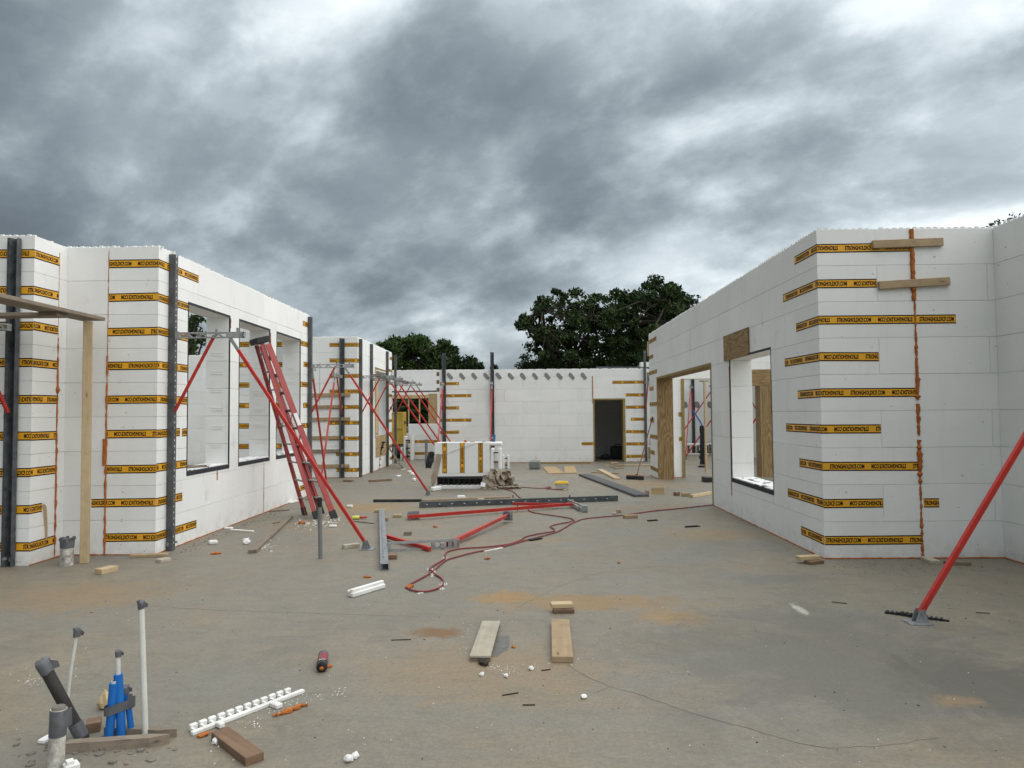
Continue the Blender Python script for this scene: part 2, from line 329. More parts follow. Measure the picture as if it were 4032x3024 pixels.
# ------------------------------------------------------------------ builders
def link(o, parent=None):
    C.objects.link(o)
    if parent is not None: o.parent = parent
    return o
ROOTM = {}
def rootM(o): return ROOTM.get(o.name, Matrix.Identity(4)) if o is not None else Matrix.Identity(4)
def tag(o, label=None, cat=None, group=None, kind=None):
    if label: o['label'] = label
    if cat: o['category'] = cat
    if group: o['group'] = group
    if kind: o['kind'] = kind
    return o
def thing(name, label, cat, loc=(0, 0, 0), rotz=0., group=None, M=None):
    o = bpy.data.objects.new(name, None); o.empty_display_size = .1; C.objects.link(o)
    M = Matrix.Translation(loc) @ Matrix.Rotation(rotz, 4, 'Z') if M is None else M
    o.matrix_basis = M; ROOTM[o.name] = M.copy()
    return tag(o, label, cat, group)
class MB:
    def __init__(s): s.v = []; s.f = []; s.m = []
    def add(s, vs, fs, mi=0):
        k = len(s.v); s.v += [tuple(v) for v in vs]; s.f += [tuple(i+k for i in f) for f in fs]; s.m += [mi]*len(fs); return s
    def box(s, lo, hi, M=None, mi=0, ch=0.):
        (a, b, c), (d, e, f) = lo, hi
        if ch > 0:
            vs, fs = chamfer_box(a, b, c, d, e, f, ch)
        else:
            vs = [(a, b, c), (d, b, c), (d, e, c), (a, e, c), (a, b, f), (d, b, f), (d, e, f), (a, e, f)]
            fs = [(0, 3, 2, 1), (4, 5, 6, 7), (0, 1, 5, 4), (1, 2, 6, 5), (2, 3, 7, 6), (3, 0, 4, 7)]
        if M is not None: vs = [M @ Vector(v) for v in vs]
        return s.add(vs, fs, mi)
    def beam(s, p, q, w, h, up=(0, 0, 1), mi=0):
        s.box((0, -w/2, -h/2), ((Vector(q)-Vector(p)).length, w/2, h/2), frame(p, q, up), mi); return s
    def tube(s, pts, r, n=8, caps=True, mi=0):
        pts = [Vector(p) for p in pts]; rs = r if isinstance(r, (list, tuple)) else [r]*len(pts)
        k = len(s.v); ref = None
        for i, p in enumerate(pts):
            d = (pts[min(i+1, len(pts)-1)] - pts[max(i-1, 0)]).normalized()
            if ref is None: ref = d.orthogonal().normalized()
            x = (ref - d*ref.dot(d)); x = x.normalized() if x.length > 1e-6 else d.orthogonal().normalized(); ref = x; y = d.cross(x)
            for j in range(n):
                a = 2*math.pi*j/n; s.v.append(tuple(p + (x*math.cos(a)+y*math.sin(a))*rs[i]))
        for i in range(len(pts)-1):
            for j in range(n):
                s.f.append((k+i*n+j, k+i*n+(j+1) % n, k+(i+1)*n+(j+1) % n, k+(i+1)*n+j)); s.m.append(mi)
        if caps:
            s.f.append(tuple(k+j for j in range(n))[::-1]); s.f.append(tuple(k+(len(pts)-1)*n+j for j in range(n))); s.m += [mi, mi]
        return s
    def prism(s, poly, z0, z1, M=None, mi=0):
        n = len(poly); vs = [(x, y, z0) for x, y in poly] + [(x, y, z1) for x, y in poly]
        if M is not None: vs = [M @ Vector(v) for v in vs]
        fs = [tuple(range(n))[::-1], tuple(range(n, 2*n))] + [(i, (i+1) % n, n+(i+1) % n, n+i) for i in range(n)]
        return s.add(vs, fs, mi)
    def mesh(s, name, mats):
        me = bpy.data.meshes.new(name); me.from_pydata(s.v, [], s.f); 
        mats = mats if isinstance(mats, (list, tuple)) else [mats]
        for m in mats: me.materials.append(M_[m])
        if any(s.m): me.polygons.foreach_set('material_index', s.m)
        return me
    def build(s, name, mats, parent=None, M=None, smooth=False):
        """M: world matrix of the frame in which the shape was drawn (identity = world). Parts keep the parent's frame."""
        me = s.mesh(name, mats); o = bpy.data.objects.new(name, me); link(o, parent)
        W = Matrix.Identity(4) if M is None else M
        o.matrix_basis = rootM(parent).inverted() @ W
        ROOTM[o.name] = W.copy()
        if smooth:
            me.polygons.foreach_set('use_smooth', [True]*len(me.polygons)); me.set_sharp_from_angle(angle=R_(40))
        return o
def chamfer_box(a, b, c, d, e, f, k):
    bm = bmesh.new(); bmesh.ops.create_cube(bm, size=1)
    for v in bm.verts: v.co = Vector((a+(d-a)*(v.co.x+.5), b+(e-b)*(v.co.y+.5), c+(f-c)*(v.co.z+.5)))
    bmesh.ops.bevel(bm, geom=bm.edges[:], offset=k, segments=1, affect='EDGES')
    bm.verts.index_update(); vs = [tuple(v.co) for v in bm.verts]; fs = [tuple(v.index for v in q.verts) for q in bm.faces]; bm.free(); return vs, fs
def frame(p, q, up=(0, 0, 1)):
    p = Vector(p); x = (Vector(q)-p).normalized(); u = Vector(up); y = u.cross(x)
    if y.length < 1e-5: y = Vector((0, 1, 0)).cross(x)
    y.normalize(); z = x.cross(y)
    M = Matrix.Identity(4)
    for i in range(3): M[i][0] = x[i]; M[i][1] = y[i]; M[i][2] = z[i]; M[i][3] = p[i]
    return M
def child_box(name, parent, lo, hi, mat, ch=0., M=None):
    return MB().box(lo, hi, None, 0, ch).build(name, mat, parent, rootM(parent) if M is None else M)
def board(name, label, cat, p, q, w, h, mat, up=(0, 0, 1), parent=None, group=None, ch=.004, lift=True, rough_end=False):
    """a sawn board lying from p to q (points of its underside's centre line)"""
    p, q = Vector(p), Vector(q); L = (q-p).length
    M = frame(p, q, up)
    o = MB().box((0, -w/2, 0 if lift else -h/2), (L, w/2, h if lift else h/2), None, 0, ch).build(name, mat, parent, M)
    if parent is None: tag(o, label, cat, group)
    return o
# ------------------------------------------------------------------ slab and ground
CS = .4064; HW = 9*CS; TW = .35; BL = 1.2192
g = MB().box((-300, -200, -.6), (300, 700, -.22)).build('ground', 'dirt_ground'); tag(g, kind='structure')
sl = MB().box((-26, -8, -.21), (24, 36, 0)).build('concrete_slab', 'slab_concrete'); tag(sl, kind='structure')
def crack(pts, w):
    P = [FL(*p) for p in pts]; fine = []
    for a, b in zip(P, P[1:]):
        k = max(2, int((b-a).length/.06))
        for i in range(k):
            q = a.lerp(b, i/k); fine.append(q + Vector((rng.normal(0, .006), rng.normal(0, .006), 0)))
    fine.append(P[-1]); mb = MB(); vs = []
    for i, q in enumerate(fine):
        d = (fine[min(i+1, len(fine)-1)]-fine[max(i-1, 0)]).normalized(); n = Vector((-d.y, d.x, 0))*w*rng.uniform(.5, 1.2)/2
        vs += [(q.x+n.x, q.y+n.y, .0008), (q.x-n.x, q.y-n.y, .0008)]
    mb.add(vs, [(2*i, 2*i+1, 2*i+3, 2*i+2) for i in range(len(fine)-1)]); mb.build('crack', 'crack', sl)
crack([(2235, 2620), (2300, 2660), (2400, 2705), (2500, 2730), (2620, 2770), (2780, 2825), (2950, 2870), (3120, 2920), (3270, 2948)], .005)
crack([(3270, 2948), (3480, 2935), (3700, 2905)], .003)
crack([(2400, 2705), (2340, 2728)], .003)
crack([(520, 2382), (800, 2400), (1020, 2408), (1250, 2416), (1500, 2424), (1640, 2428)], .005)
crack([(2030, 2395), (2120, 2350), (2200, 2310), (2330, 2262)], .003)
crack([(2330, 2262), (2480, 2240), (2620, 2228)], .003)
w = FL(1980, 2535); mb = MB()
mb.add([(*FL(x, y).xy, .0012) for x, y in [(1955, 2505), (2008, 2503), (2006, 2530), (2000, 2560), (1975, 2570), (1960, 2585), (1938, 2586)]], [(0, 6, 5, 4, 3, 2, 1)])
mb.build('damp_patch', 'water_film', sl)

# ------------------------------------------------------------------ foam walls
TEXT = {}
def text_mesh(s, width, cap):
    if s in TEXT: return TEXT[s]
    cu = bpy.data.curves.new('txt', 'FONT'); cu.body = s; cu.size = 1; cu.resolution_u = 2; cu.offset = .042; cu.align_x = 'LEFT'
    o = bpy.data.objects.new('txt', cu); C.objects.link(o); bpy.context.view_layer.update()
    ev = o.evaluated_get(bpy.context.evaluated_depsgraph_get()); me = ev.to_mesh()
    v = np.array([x.co[:2] for x in me.vertices]); f = [tuple(p.vertices) for p in me.polygons]
    ev.to_mesh_clear(); C.objects.unlink(o); bpy.data.objects.remove(o); bpy.data.curves.remove(cu)
    v[:, 0] -= v[:, 0].min(); v[:, 1] -= v[:, 1].min(); v[:, 0] *= width/v[:, 0].max(); v[:, 1] = v[:, 1]*cap/v[:, 1].max() - cap/2
    TEXT[s] = (v, f); return TEXT[s]
TW_, TGAP, TCAP, TAPE_H = .380, .077, .052, .100
def lettering(name, parent, M, s0, s1, phase, zc, d, flip0=0):
    """print clipped to the tape; unwrapped coordinate s, drawn in frame M with x=s, y=d, z"""
    v, f = text_mesh('STRONGHOLDICF.COM', TW_, TCAP); bm = bmesh.new(); per = TW_+TGAP
    k0 = math.floor((s0-phase)/per)-1
    for k in range(k0, math.floor((s1-phase)/per)+2):
        a = phase+k*per
        if a+TW_ < s0+.004 or a > s1-.004: continue
        fl = (k+flip0) % 2
        vs = [bm.verts.new(((a+(TW_-x if fl else x)), d, zc+(-y if fl else y))) for x, y in v]
        for q in f:
            try: bm.faces.new([vs[i] for i in q])
            except ValueError: pass
    for co, no in (((s0+.003, 0, 0), (-1, 0, 0)), ((s1-.003, 0, 0), (1, 0, 0))):
        bmesh.ops.bisect_plane(bm, geom=bm.verts[:]+bm.edges[:]+bm.faces[:], plane_co=co, plane_no=no, clear_outer=True)
    me = bpy.data.meshes.new(name); bm.to_mesh(me); bm.free(); me.materials.append(M_['ink'])
    if not me.polygons: bpy.data.meshes.remove(me); return
    o = bpy.data.objects.new(name, me); link(o, parent); o.matrix_basis = rootM(parent).inverted() @ M
def tape(wall, s0, s1, zc, phase, M=None, flip0=0, h=TAPE_H, jag=False):
    """a printed band on the face; frame M: x along, -y out of the wall"""
    M = rootM(wall) if M is None else M; e = .0125; d = -.0022; sl_ = rng.normal(0, .0012)
    zc += rng.normal(0, .003); z = [zc-h/2, zc-h/2+e, zc+h/2-e, zc+h/2]; vs = []; fs = []; s0 += rng.uniform(0, .006); sl_ *= 2.2
    for x in (s0, s1):
        for q in z: vs.append((x, d, q + (sl_ if x == s1 else -sl_)))
    for i in range(3): fs.append((i, i+1, i+5, i+4))
    mb = MB(); k = 8
    mb.add(vs, fs[:1], 1); mb.add(vs, fs[1:2], 0); mb.add(vs, fs[2:], 1)
    b = [(x, 0.001, q) for (x, _, q) in (vs[0], vs[3], vs[7], vs[4])]; t_ = [vs[0], vs[3], vs[7], vs[4]]
    mb.add(t_+b, [(0, 4, 5, 1), (1, 5, 6, 2), (2, 6, 7, 3), (3, 7, 4, 0)], 1)
    o = mb.build('printed_tape', ['printed_tape', 'ink'], wall, M)
    lettering('lettering', o, M, s0, s1, phase, zc, d-.0012, flip0)
    return o
BLK = {}
def block_mesh(L, h, t):
    key = (round(L, 3), round(h, 3), round(t, 3))
    if key not in BLK:
        gp = .0017; BLK[key] = MB().box((gp, 0, gp), (L-gp, t, h-gp), None, 0, .003).mesh('foam_block', 'foam')
    return BLK[key]
def put_block(wall, x, z, L, h, t):
    o = bpy.data.objects.new('foam_block', block_mesh(L, h, t)); link(o, wall); o.matrix_basis = Matrix.Translation((x, rng.normal(0, .0006), z)); return o
def cut(rects, op):
    out = []
    for (a, b, c, d) in rects:
        (u0, u1, z0, z1) = op
        if b <= u0+1e-4 or a >= u1-1e-4 or d <= z0+1e-4 or c >= z1-1e-4: out.append((a, b, c, d)); continue
        if a < u0: out.append((a, u0, c, d))
        if b > u1: out.append((u1, b, c, d))
        m0, m1 = max(a, u0), min(b, u1)
        if c < z0: out.append((m0, m1, c, z0))
        if d > z1: out.append((m0, m1, z1, d))
    return out
def wall(label, o, n, L, H=HW, starts=0., ends=0., ops=(), phase=0., teeth=True, t=TW, cat='wall', core_lo=.0, core_hi=None, base=True, bl=BL):
    n = Vector((*n, 0)); u = Vector((0, 0, 1)).cross(n)
    M = Matrix.Identity(4)
    for i in range(3): M[i][0] = u[i]; M[i][1] = -n[i]; M[i][3] = (o[0], o[1], 0)[i]
    w = thing('foam_block_wall', label, cat, M=M)
    rows = int(math.ceil(H/CS - .05))
    for r in range(rows):
        z0, z1 = r*CS, min((r+1)*CS, H)
        s = starts[r] if isinstance(starts, (list, tuple)) else starts
        e = L - (ends[r] if isinstance(ends, (list, tuple)) else ends)
        cuts = [s]; x = s - (bl - ((phase + (bl/2 if r % 2 else 0)) % bl))
        if isinstance(starts, (list, tuple)): x = s
        x += bl
        while x < e - .05:
            if x > s + .12: cuts.append(x)
            x += bl
        cuts.append(e)
        for a, b in zip(cuts, cuts[1:]):
            rects = [(a, b, z0, z1)]
            for op in ops: rects = cut(rects, op)
            for q in rects:
                if q[1]-q[0] > .012 and q[3]-q[2] > .012: put_block(w, q[0], q[2], q[1]-q[0], q[3]-q[2], t)
    core = [(core_lo, core_hi if core_hi is not None else L, 0, H-.012)]
    for op in ops: core = cut(core, (op[0]-.012, op[1]+.012, op[2]-.012 if op[2] > 0 else 0, op[3]+.012))
    mb = MB()
    for a, b, c, d in core: mb.box((a+.006, .010, c), (b-.006, t-.010, d))
    mb.build('inner_core', 'foam', w, M)
    if teeth:
        mb = MB(); x = .02
        while x < L-.03:
            for yy in (0.004, t-.060):
                if rng.random() < .93:
                    hh = rng.uniform(.010, .022); mb.box((x, yy, H-.006), (x+.034, yy+.026, H+hh)); mb.box((x+.038, yy+.028, H-.006), (x+.072, yy+.054, H+hh*.9))
            x += .076
        q = mb.build('interlock_tooth', 'foam', w, M); tag(q, kind='stuff')
    if base: foam_bead(w, M, (0.0, -.002, .006), (L, -.002, .006), .007, skip=ops)
    return w
def foam_bead(parent, M, p, q, r, skip=(), lump=.6, name='foam_bead', seg=.05, flat=1.0):
    p, q = Vector(p), Vector(q); L = (q-p).length; k = max(3, int(L/seg)); pts = []; rs = []
    runs = []; 
    for i in range(k+1):
        a = p.lerp(q, i/k); hid = any(op[0] < a.x < op[1] and op[2] <= a.z+.01 < op[3] for op in skip)
        if hid:
            if len(pts) > 1: runs.append((pts, rs))
            pts, rs = [], []; continue
        pts.append(a + Vector((rng.normal(0, r*.12), rng.normal(0, r*.12)*flat, rng.normal(0, r*.12)))); rs.append(max(r*.3, r*(1+rng.normal(0, lump*.5)*(1.6 if rng.random() < .15 else .7))))
    if len(pts) > 1: runs.append((pts, rs))
    mb = MB()
    for a, b in runs: mb.tube(a, b, 6)
    if mb.v: return mb.build(name, 'spray_foam', parent, M, smooth=True)
def lblock(wall, poly, r, H=HW):
    z0, z1 = r*CS+.0017, min((r+1)*CS, H)-.0017
    return MB().prism(poly, z0, z1).build('foam_block', 'foam', wall, rootM(wall))
def side_frame_right(wall, S):    # frame on the face that turns back at the right end of a front wall
    return rootM(wall) @ Matrix.Translation((S, 0, 0)) @ Matrix.Rotation(math.pi/2, 4, 'Z') @ Matrix.Translation((-S, 0, 0))
def side_frame_left(wall):        # face that turns back at the left end; unwrapped s runs negative
    return rootM(wall) @ Matrix.Rotation(-math.pi/2, 4, 'Z')
def vpart(name, parent, lo, hi, mat):     # part of a wall whose grain runs upward: own frame with x up
    Mw = rootM(parent) @ Matrix.Translation((hi[0], lo[1], lo[2])) @ Matrix.Rotation(-math.pi/2, 4, 'Y')
    return MB().box((0, 0, 0), (hi[2]-lo[2], hi[1]-lo[1], hi[0]-lo[0])).build(name, mat, parent, Mw)
IN26, IN42 = .66, 1.067
XL, YL, XR, YR, XA, YA = -4.333, 8.4875, 3.312, 8.047, -5.43, 7.90

# --- pier at the left edge (front + short return)
SA = XA + 12
wA = wall('white foam block pier with taped corner behind the plank and tan wood post', (-12, YA), (0, -1), SA, ends=[IN42 if r % 2 else IN26 for r in range(9)], phase=.3, core_hi=SA-.02, base=False)
MA = side_frame_right(wA, SA); bA = YL-YA
seamA = ONX(223, 1600, XA).y - YA
for r in range(9):
    a = IN42 if r % 2 else IN26
    lblock(wA, [(SA-a+.0016, 0), (SA, 0), (SA, bA-.002), (SA-TW, bA-.002), (SA-TW, TW), (SA-a+.0016, TW)], r)
    zc = (r+.5)*CS; ph = rng.uniform(0, .9)
    tape(wA, SA-1.6, SA, zc, ph, flip0=r)
    tape(wA, SA, SA+(seamA if r != 1 else .20), zc, ph, MA, flip0=r)
foam_bead(wA, MA, (SA+seamA+.004, -.002, .02), (SA+seamA+.004, -.002, 2.55), .012, lump=.9)
foam_bead(wA, MA, (SA+seamA+.004, 0, 2.55), (SA+seamA+.004, 0, HW-.1), .0035)
foam_bead(wA, MA, (SA, -.002, .005), (SA+bA, -.002, .005), .007)
# tape end that has peeled off and hangs down
M = MA; mb = MB(); pts = [(SA+.20, -.004, 1.5*CS+.03), (SA+.225, -.018, 1.5*CS+.0), (SA+.245, -.016, 1.5*CS-.12), (SA+.262, -.013, 1.5*CS-.25), (SA+.270, -.01, 1.5*CS-.36)]
vs = []
for i, p in enumerate(pts):
    w_ = .036*(1-i*.17); vs += [(p[0]-w_*.5, p[1], p[2]-.02*i*.3), (p[0]+w_*.4, p[1]-.012, p[2]+.012), (p[0]+w_*.4, p[1]-.009, p[2]+.012), (p[0]-w_*.5, p[1]+.003, p[2]-.02*i*.3)]
mb.add(vs, [q for i in range(4) for q in ((4*i, 4*i+1, 4*i+5, 4*i+4), (4*i+2, 4*i+3, 4*i+7, 4*i+6), (4*i+1, 4*i+2, 4*i+6, 4*i+5), (4*i+3, 4*i, 4*i+4, 4*i+7))])
mb.build('peeled_tape', 'tape_back', wA, M)

# --- left building: short front + long side with three windows
SB = XL - XA + .33
seamB = ONY(421, 1600, YL).x - XA + .33; aB = SB - seamB
legs = [IN42 if r % 2 == 0 else IN26 for r in range(9)]
for r in range(2, 8): legs[r] = .787
wB = wall('short white foam block wall, orange foam seam and taped corner, beside the tan wood post', (XA-.33, YL), (0, -1), SB, ends=[aB]*9, phase=.2, core_lo=0.0, core_hi=SB-.02, bl=1.2)
MBs = side_frame_right(wB, SB)
for r in range(9):
    b = legs[r]; z0 = r*CS
    lblock(wB, [(SB-aB+.0016, 0), (SB, 0), (SB, b-.0016), (SB-TW, b-.0016), (SB-TW, TW), (SB-aB+.0016, TW)], r)
    ph = rng.uniform(0, .9); zc = (r+.5)*CS
    tape(wB, SB-aB+(-.17 if r == 1 else .0), SB, zc, ph, flip0=r)
    e = {0: IN42, 1: IN26, 8: IN42}.get(r, .785)
    if r == 3:
        tape(wB, SB, SB+.58, zc, ph, MBs, flip0=r); tape(wB, SB+.63, SB+.785, zc, ph+.05, MBs, flip0=r)
    else: tape(wB, SB, SB+e, zc, ph, MBs, flip0=r)
MBf = rootM(wB)
foam_bead(wB, MBf, (seamB-.002, -.003, .02), (seamB-.002, -.003, 2.35), .012, lump=.8)
foam_bead(wB, MBf, (seamB-.002, -.001, 2.35), (seamB-.002, -.001, HW-.05), .004)
foam_bead(wB, MBf, (seamB-.025, -.004, 1.05), (seamB-.025, -.004, 1.36), .018, lump=.2)
WZ0, WZ1 = .915, 3.085
WIN = [(.787, 2.10), (2.477, 3.80), (4.16, 5.50)]
LB = 14.60-YL
wBl = wall('long white foam block wall with three window openings behind red stepladder', (XL, YL), (1, 0), LB, starts=legs, ops=[(a, b, WZ0, WZ1) for a, b in WIN], core_lo=.7)
def window_trim(w, a, b, z0, z1, top=.085, side=.022, bot=.060, inner=TW, sill='sill_foam'):
    M = rootM(w); y0, y1 = -.004, .012
    fr = MB().box((a-side, y0, z0-bot), (b+side, y1, z0-.001)).build('window_edge_strip', 'black_edge', w, M)
    MB().box((a-side, y0, z1+.001), (b+side, y1, z1+top*.35)).build('window_edge_strip', 'black_edge', w, M)
    MB().box((a-side, y0, z0-.001+.002), (a-.001, y1, z1-.001)).build('window_edge_strip', 'black_edge', w, M)
    MB().box((b+.001, y0, z0+.001), (b+side, y1, z1-.001)).build('window_edge_strip', 'black_edge', w, M)
    MB().box((a+.002, .006, z0+.001), (b-.002, inner-.004, z0+.016)).build('window_sill', sill, w, M)
    mb = MB()
    for k in range(7):       # moulded ridges on the foam jamb
        z = z0+.25+k*.27
        for (x0, x1) in ((b-.006, b+.002),):
            mb.box((x0, inner*.25, z), (x1, inner*.75, z+.012)); mb.box((x0, inner*.25, z+.035), (x1, inner*.75, z+.045))
    mb.build('jamb_ridge', 'foam', w, M)
for a, b in WIN: window_trim(wBl, a, b, WZ0, WZ1)
Ml = rootM(wBl)
for r in range(9):
    if r < 8 and r > 1: tape(wBl, 5.535 if r % 2 else 5.70, LB, (r+.5)*CS, rng.uniform(0, .9), flip0=r)
    elif r == 8: tape(wBl, 5.66, LB, (r+.5)*CS, .3)
    else: tape(wBl, 5.5+.2*r, LB, (r+.5)*CS, .1)
foam_bead(wBl, Ml, (3.55, -.002, .02), (3.55, -.002, .83), .005)
foam_bead(wBl, Ml, (1.70, -.002, .72), (1.70, -.002, .85), .008)
foam_bead(wBl, Ml, (2.13, -.002, 2.93), (2.13, -.002, 3.08), .009)
foam_bead(wBl, Ml, (3.835, -.002, 2.55), (3.835, -.002, 3.05), .008)
# offcut lying in the first window
board('wood_offcut', 'weathered wood offcut lying on the sill of the first window', 'wood', (XL-.30, YL+.82, WZ0+.017), (XL-.02, YL+1.35, WZ0+.017), .09, .03, 'old_lumber')
wR = wall('white foam block wall with tapes seen through the middle window opening', (-6.1, 14.24), (0, -1), 6.1+XL-TW, base=False, phase=.4)
for r in range(2, 9): tape(wR, 0, 1.41, (r+.5)*CS, rng.uniform(0, .9), flip0=r)
zt = ONY(775, 1400, 24.0).z
wK = wall('distant white foam block wall seen through the first window opening', (-15, 24.0), (0, -1), 7.2, H=round(zt, 2), base=False)

# --- second building on the left
XC, YC = -4.285, 18.68
SC = XC + 6.6
wC = wall('short white foam block wall with six wood battens and a dark steel post', (-6.6, YC), (0, -1), SC, ends=[IN42 if r % 2 else IN26 for r in range(9)], phase=.4, core_hi=SC-.02)
MCs = side_frame_right(wC, SC)
for r in range(9):
    a = IN42 if r % 2 else IN26; b = IN26 if r % 2 else IN42
    lblock(wC, [(SC-a+.0016, 0), (SC, 0), (SC, b-.0016), (SC-TW, b-.0016), (SC-TW, TW), (SC-a+.0016, TW)], r)
    ph = rng.uniform(0, .9); zc = (r+.5)*CS
    tape(wC, SC-(.74 if r not in (0, 1) else .56), SC, zc, ph, flip0=r)
    tape(wC, SC, SC+(.36 if r % 2 else .55), zc, ph, MCs, flip0=r)
MB().box((SC-.99, -.004, 1.9), (SC-.985, .004, 3.0)).build('joint_gap', 'black_edge', wC, rootM(wC))
LC = 23.63-YC
CO = (2.30, 4.05, .98, 2.92)
wCl = wall('white foam block wall carrying four red braces with a boarded window', (XC, YC), (1, 0), LC, starts=[IN26 if r % 2 else IN42 for r in range(9)], ops=[CO], core_lo=.7)
M = rootM(wCl)
for (a, b, c, d, m) in [(CO[0]-.10, CO[0], CO[2]-.03, CO[3]+.05, 'fresh_lumber'), (CO[1], CO[1]+.26, .30, CO[3]+.02, 'lumber'), (CO[0]-.10, CO[1]+.26, CO[3]+.05, CO[3]+.09, 'treated_lumber')]:
    vpart('window_buck', wCl, (a, -.02, c), (b, .03, d), m) if d-c > .3 else MB().box((a, -.02, c), (b, .03, d)).build('window_buck', m, wCl, M)
MB().box((CO[0], -.018, .38), (CO[1]-.02, .004, CO[2]+.03)).build('plywood_panel', 'pale_plywood', wCl, M)
MB().box((CO[0]+.02, .10, CO[2]+.03), (CO[0]+.95, .14, CO[3]-.02)).build('plywood_panel', 'lumber', wCl, M)
MB().box((CO[0]+.30, .06, CO[2]+.10), (CO[0]+.70, .11, CO[3]-.10)).build('plywood_panel', 'fresh_lumber', wCl, M)
for r in range(9): tape(wCl, LC-(.62 if r % 2 else .42), LC, (r+.5)*CS, rng.uniform(0, .9), flip0=r)

# --- far wall behind the gap, with an opening that shows the wood
YD = 27.5; zD = ONY(1650, 1458, YD).z
x0 = ONY(1540, 1600, YD).x; x1 = ONY(1688, 1600, YD).x; zo0 = ONY(1650, 1681, YD).z; zo1 = ONY(1650, 1568, YD).z
wD = wall('far white foam block wall with stud-framed opening onto dark trees', (-9, YD), (0, -1), 9-2.0, H=zD, ops=[(x0+9, x1+9, zo0, zo1)], phase=.5)
M = rootM(wD)
MB().box((x0+9-.1, -.03, zo1), (x1+9, .10, zo1+.13)).build('window_header', 'fresh_lumber', wD, M)
for px in (1608, 1651):
    xs = ONY(px, 1600, YD).x+9; vpart('stud', wD, (xs-.02, .02, zo0), (xs+.02, .12, zo1), 'fresh_lumber')
xa_, xb_ = ONY(1687, 1600, YD).x+9, ONY(1722, 1600, YD).x+9
MB().box((xa_, -.02, ONY(1700, 1690, YD).z), (xb_, .0, ONY(1700, 1550, YD).z)).build('plywood_panel', 'pale_plywood', wD, M)
for r in (0, 1, 2): tape(wD, 3.6, 5.2, (r+.5)*CS-.04, .3*r, flip0=r)
MB().box((x0+9, -.012, zo0-.10), (x1+9+.3, .002, zo0-.005)).build('sill_strip', 'patch_grey', wD, M)

# --- back wall with the door
YE = 24.0; XE0 = ONY(1730, 1600, YE).x; XE1 = 4.15; HE = 3.09
xd0, xd1 = ONY(2337, 1700, YE).x, ONY(2463, 1700, YE).x
DO = (xd0-XE0, xd1-XE0, 0, 2.10)
wE = wall('back white foam block wall with row of grey diamond patches and a dark doorway', (XE0, YE), (0, -1), XE1-XE0, H=HE, ops=[DO], phase=.35)
M = rootM(wE)
for (lo, hi) in [((DO[0], -.012, 0), (DO[0]+.045, TW+.01, DO[3])), ((DO[1]-.075, -.012, 0), (DO[1], TW+.01, DO[3])), ((DO[0]+.045, -.012, DO[3]-.05), (DO[1]-.075, TW+.01, DO[3]))]:
    vpart('door_buck', wE, lo, hi, 'treated_lumber') if hi[2]-lo[2] > 1 else MB().box(lo, hi).build('door_buck', 'treated_lumber', wE, M)
for r in range(1, 7):
    tape(wE, 0.02, IN26 if r % 2 == 0 else IN42, (r+.5)*CS, rng.uniform(0, .9), flip0=r)
for r in range(7):
    if r == 6: tape(wE, XE1-XE0-1.15, XE1-XE0-.03, (r+.5)*CS, .2)
    else: tape(wE, DO[1]+(.18 if r == 3 else .012), XE1-XE0-.03, (r+.5)*CS-.02, rng.uniform(0, .9), flip0=r)
tape(wE, DO[0]-.40, DO[0]-.004, 1.5*CS, .1)
foam_bead(wE, M, (DO[0]-.012, -.004, 1.95), (DO[0]-.012, -.004, 2.85), .014, lump=.3)
for k in range(12):
    p = ONY(1772+47.95*k, 1481, YE); a, b = 1., 1.
    poly = [(-.145, .085), (-.085, .150), (-.005, .120), (.125, -.045), (.145, -.085), (.060, -.160), (-.005, -.125), (-.135, .020)]
    poly = [(x*.74*rng.uniform(.92, 1.08), z*.78*rng.uniform(.92, 1.08)) for x, z in poly]
    mb = MB(); mb.prism(poly, 0, .012, Matrix.Translation((p.x-XE0, -.0005, p.z)) @ Matrix.Rotation(math.pi/2, 4, 'X')); mb.build('tape_patch', 'patch_grey', wE, M)
# dark room behind the doorway: side walls, back wall and deck
wall('white foam block wall inside the dark doorway room', (.6, 27.0), (0, -1), 4.2, H=2.8, base=False, teeth=False)
rd = MB().box((.6, YE+TW+.02, 2.80), (4.8, 27.4, 2.98)).build('roof_deck', 'dried_concrete'); tag(rd, 'concrete roof deck over the room behind the dark doorway', 'roof deck')
wall('side wall of white foam blocks opposite the black tool case in the dark room', (1.6, YE+TW+.02), (1, 0), 2.6, H=2.79, base=False, teeth=False)
wall('side wall of white foam blocks behind the black tool case in the dark room', (3.75, 26.98), (-1, 0), 2.6, H=2.79, base=False, teeth=False)

# --- right building
LF = 18.8-YR
FW = (18.8-11.517, 18.8-9.627, .58, 2.455); FD = (18.8-17.69, 18.8-12.65, 0, 2.485)
legF = [IN26 if r % 2 == 0 else IN42 for r in range(9)]
wF = wall('long white foam block wall with plywood-lined wide opening and one window', (XR, 18.8), (-1, 0), LF, ends=legF, ops=[FW, FD], core_hi=LF-.7)
M = rootM(wF)
window_trim(wF, *FW)
vpart('jamb_board', wF, (FD[0]-.004, -.02, 0), (FD[0]+.03, TW+.02, FD[3]), 'plywood')
vpart('jamb_board', wF, (FD[1]-.03, -.012, 0), (FD[1]+.002, TW+.02, FD[3]), 'treated_lumber')
def upright_ply(parent, x, y0, y1, z0, z1, mat, th=.018):       # plywood whose grain runs upward: own frame with x up
    Mw = rootM(parent) @ Matrix.Translation((x, y0, z0)) @ Matrix.Rotation(-math.pi/2, 4, 'Y')
    return MB().box((0, 0, -th), (z1-z0, y1-y0, 0)).build('plywood_jamb', mat, parent, Mw)
MB().box((FD[0]+.03, -.014, FD[3]-.04), (FD[1]-.03, .05, FD[3]+.004)).build('header_board', 'treated_lumber', wF, M)
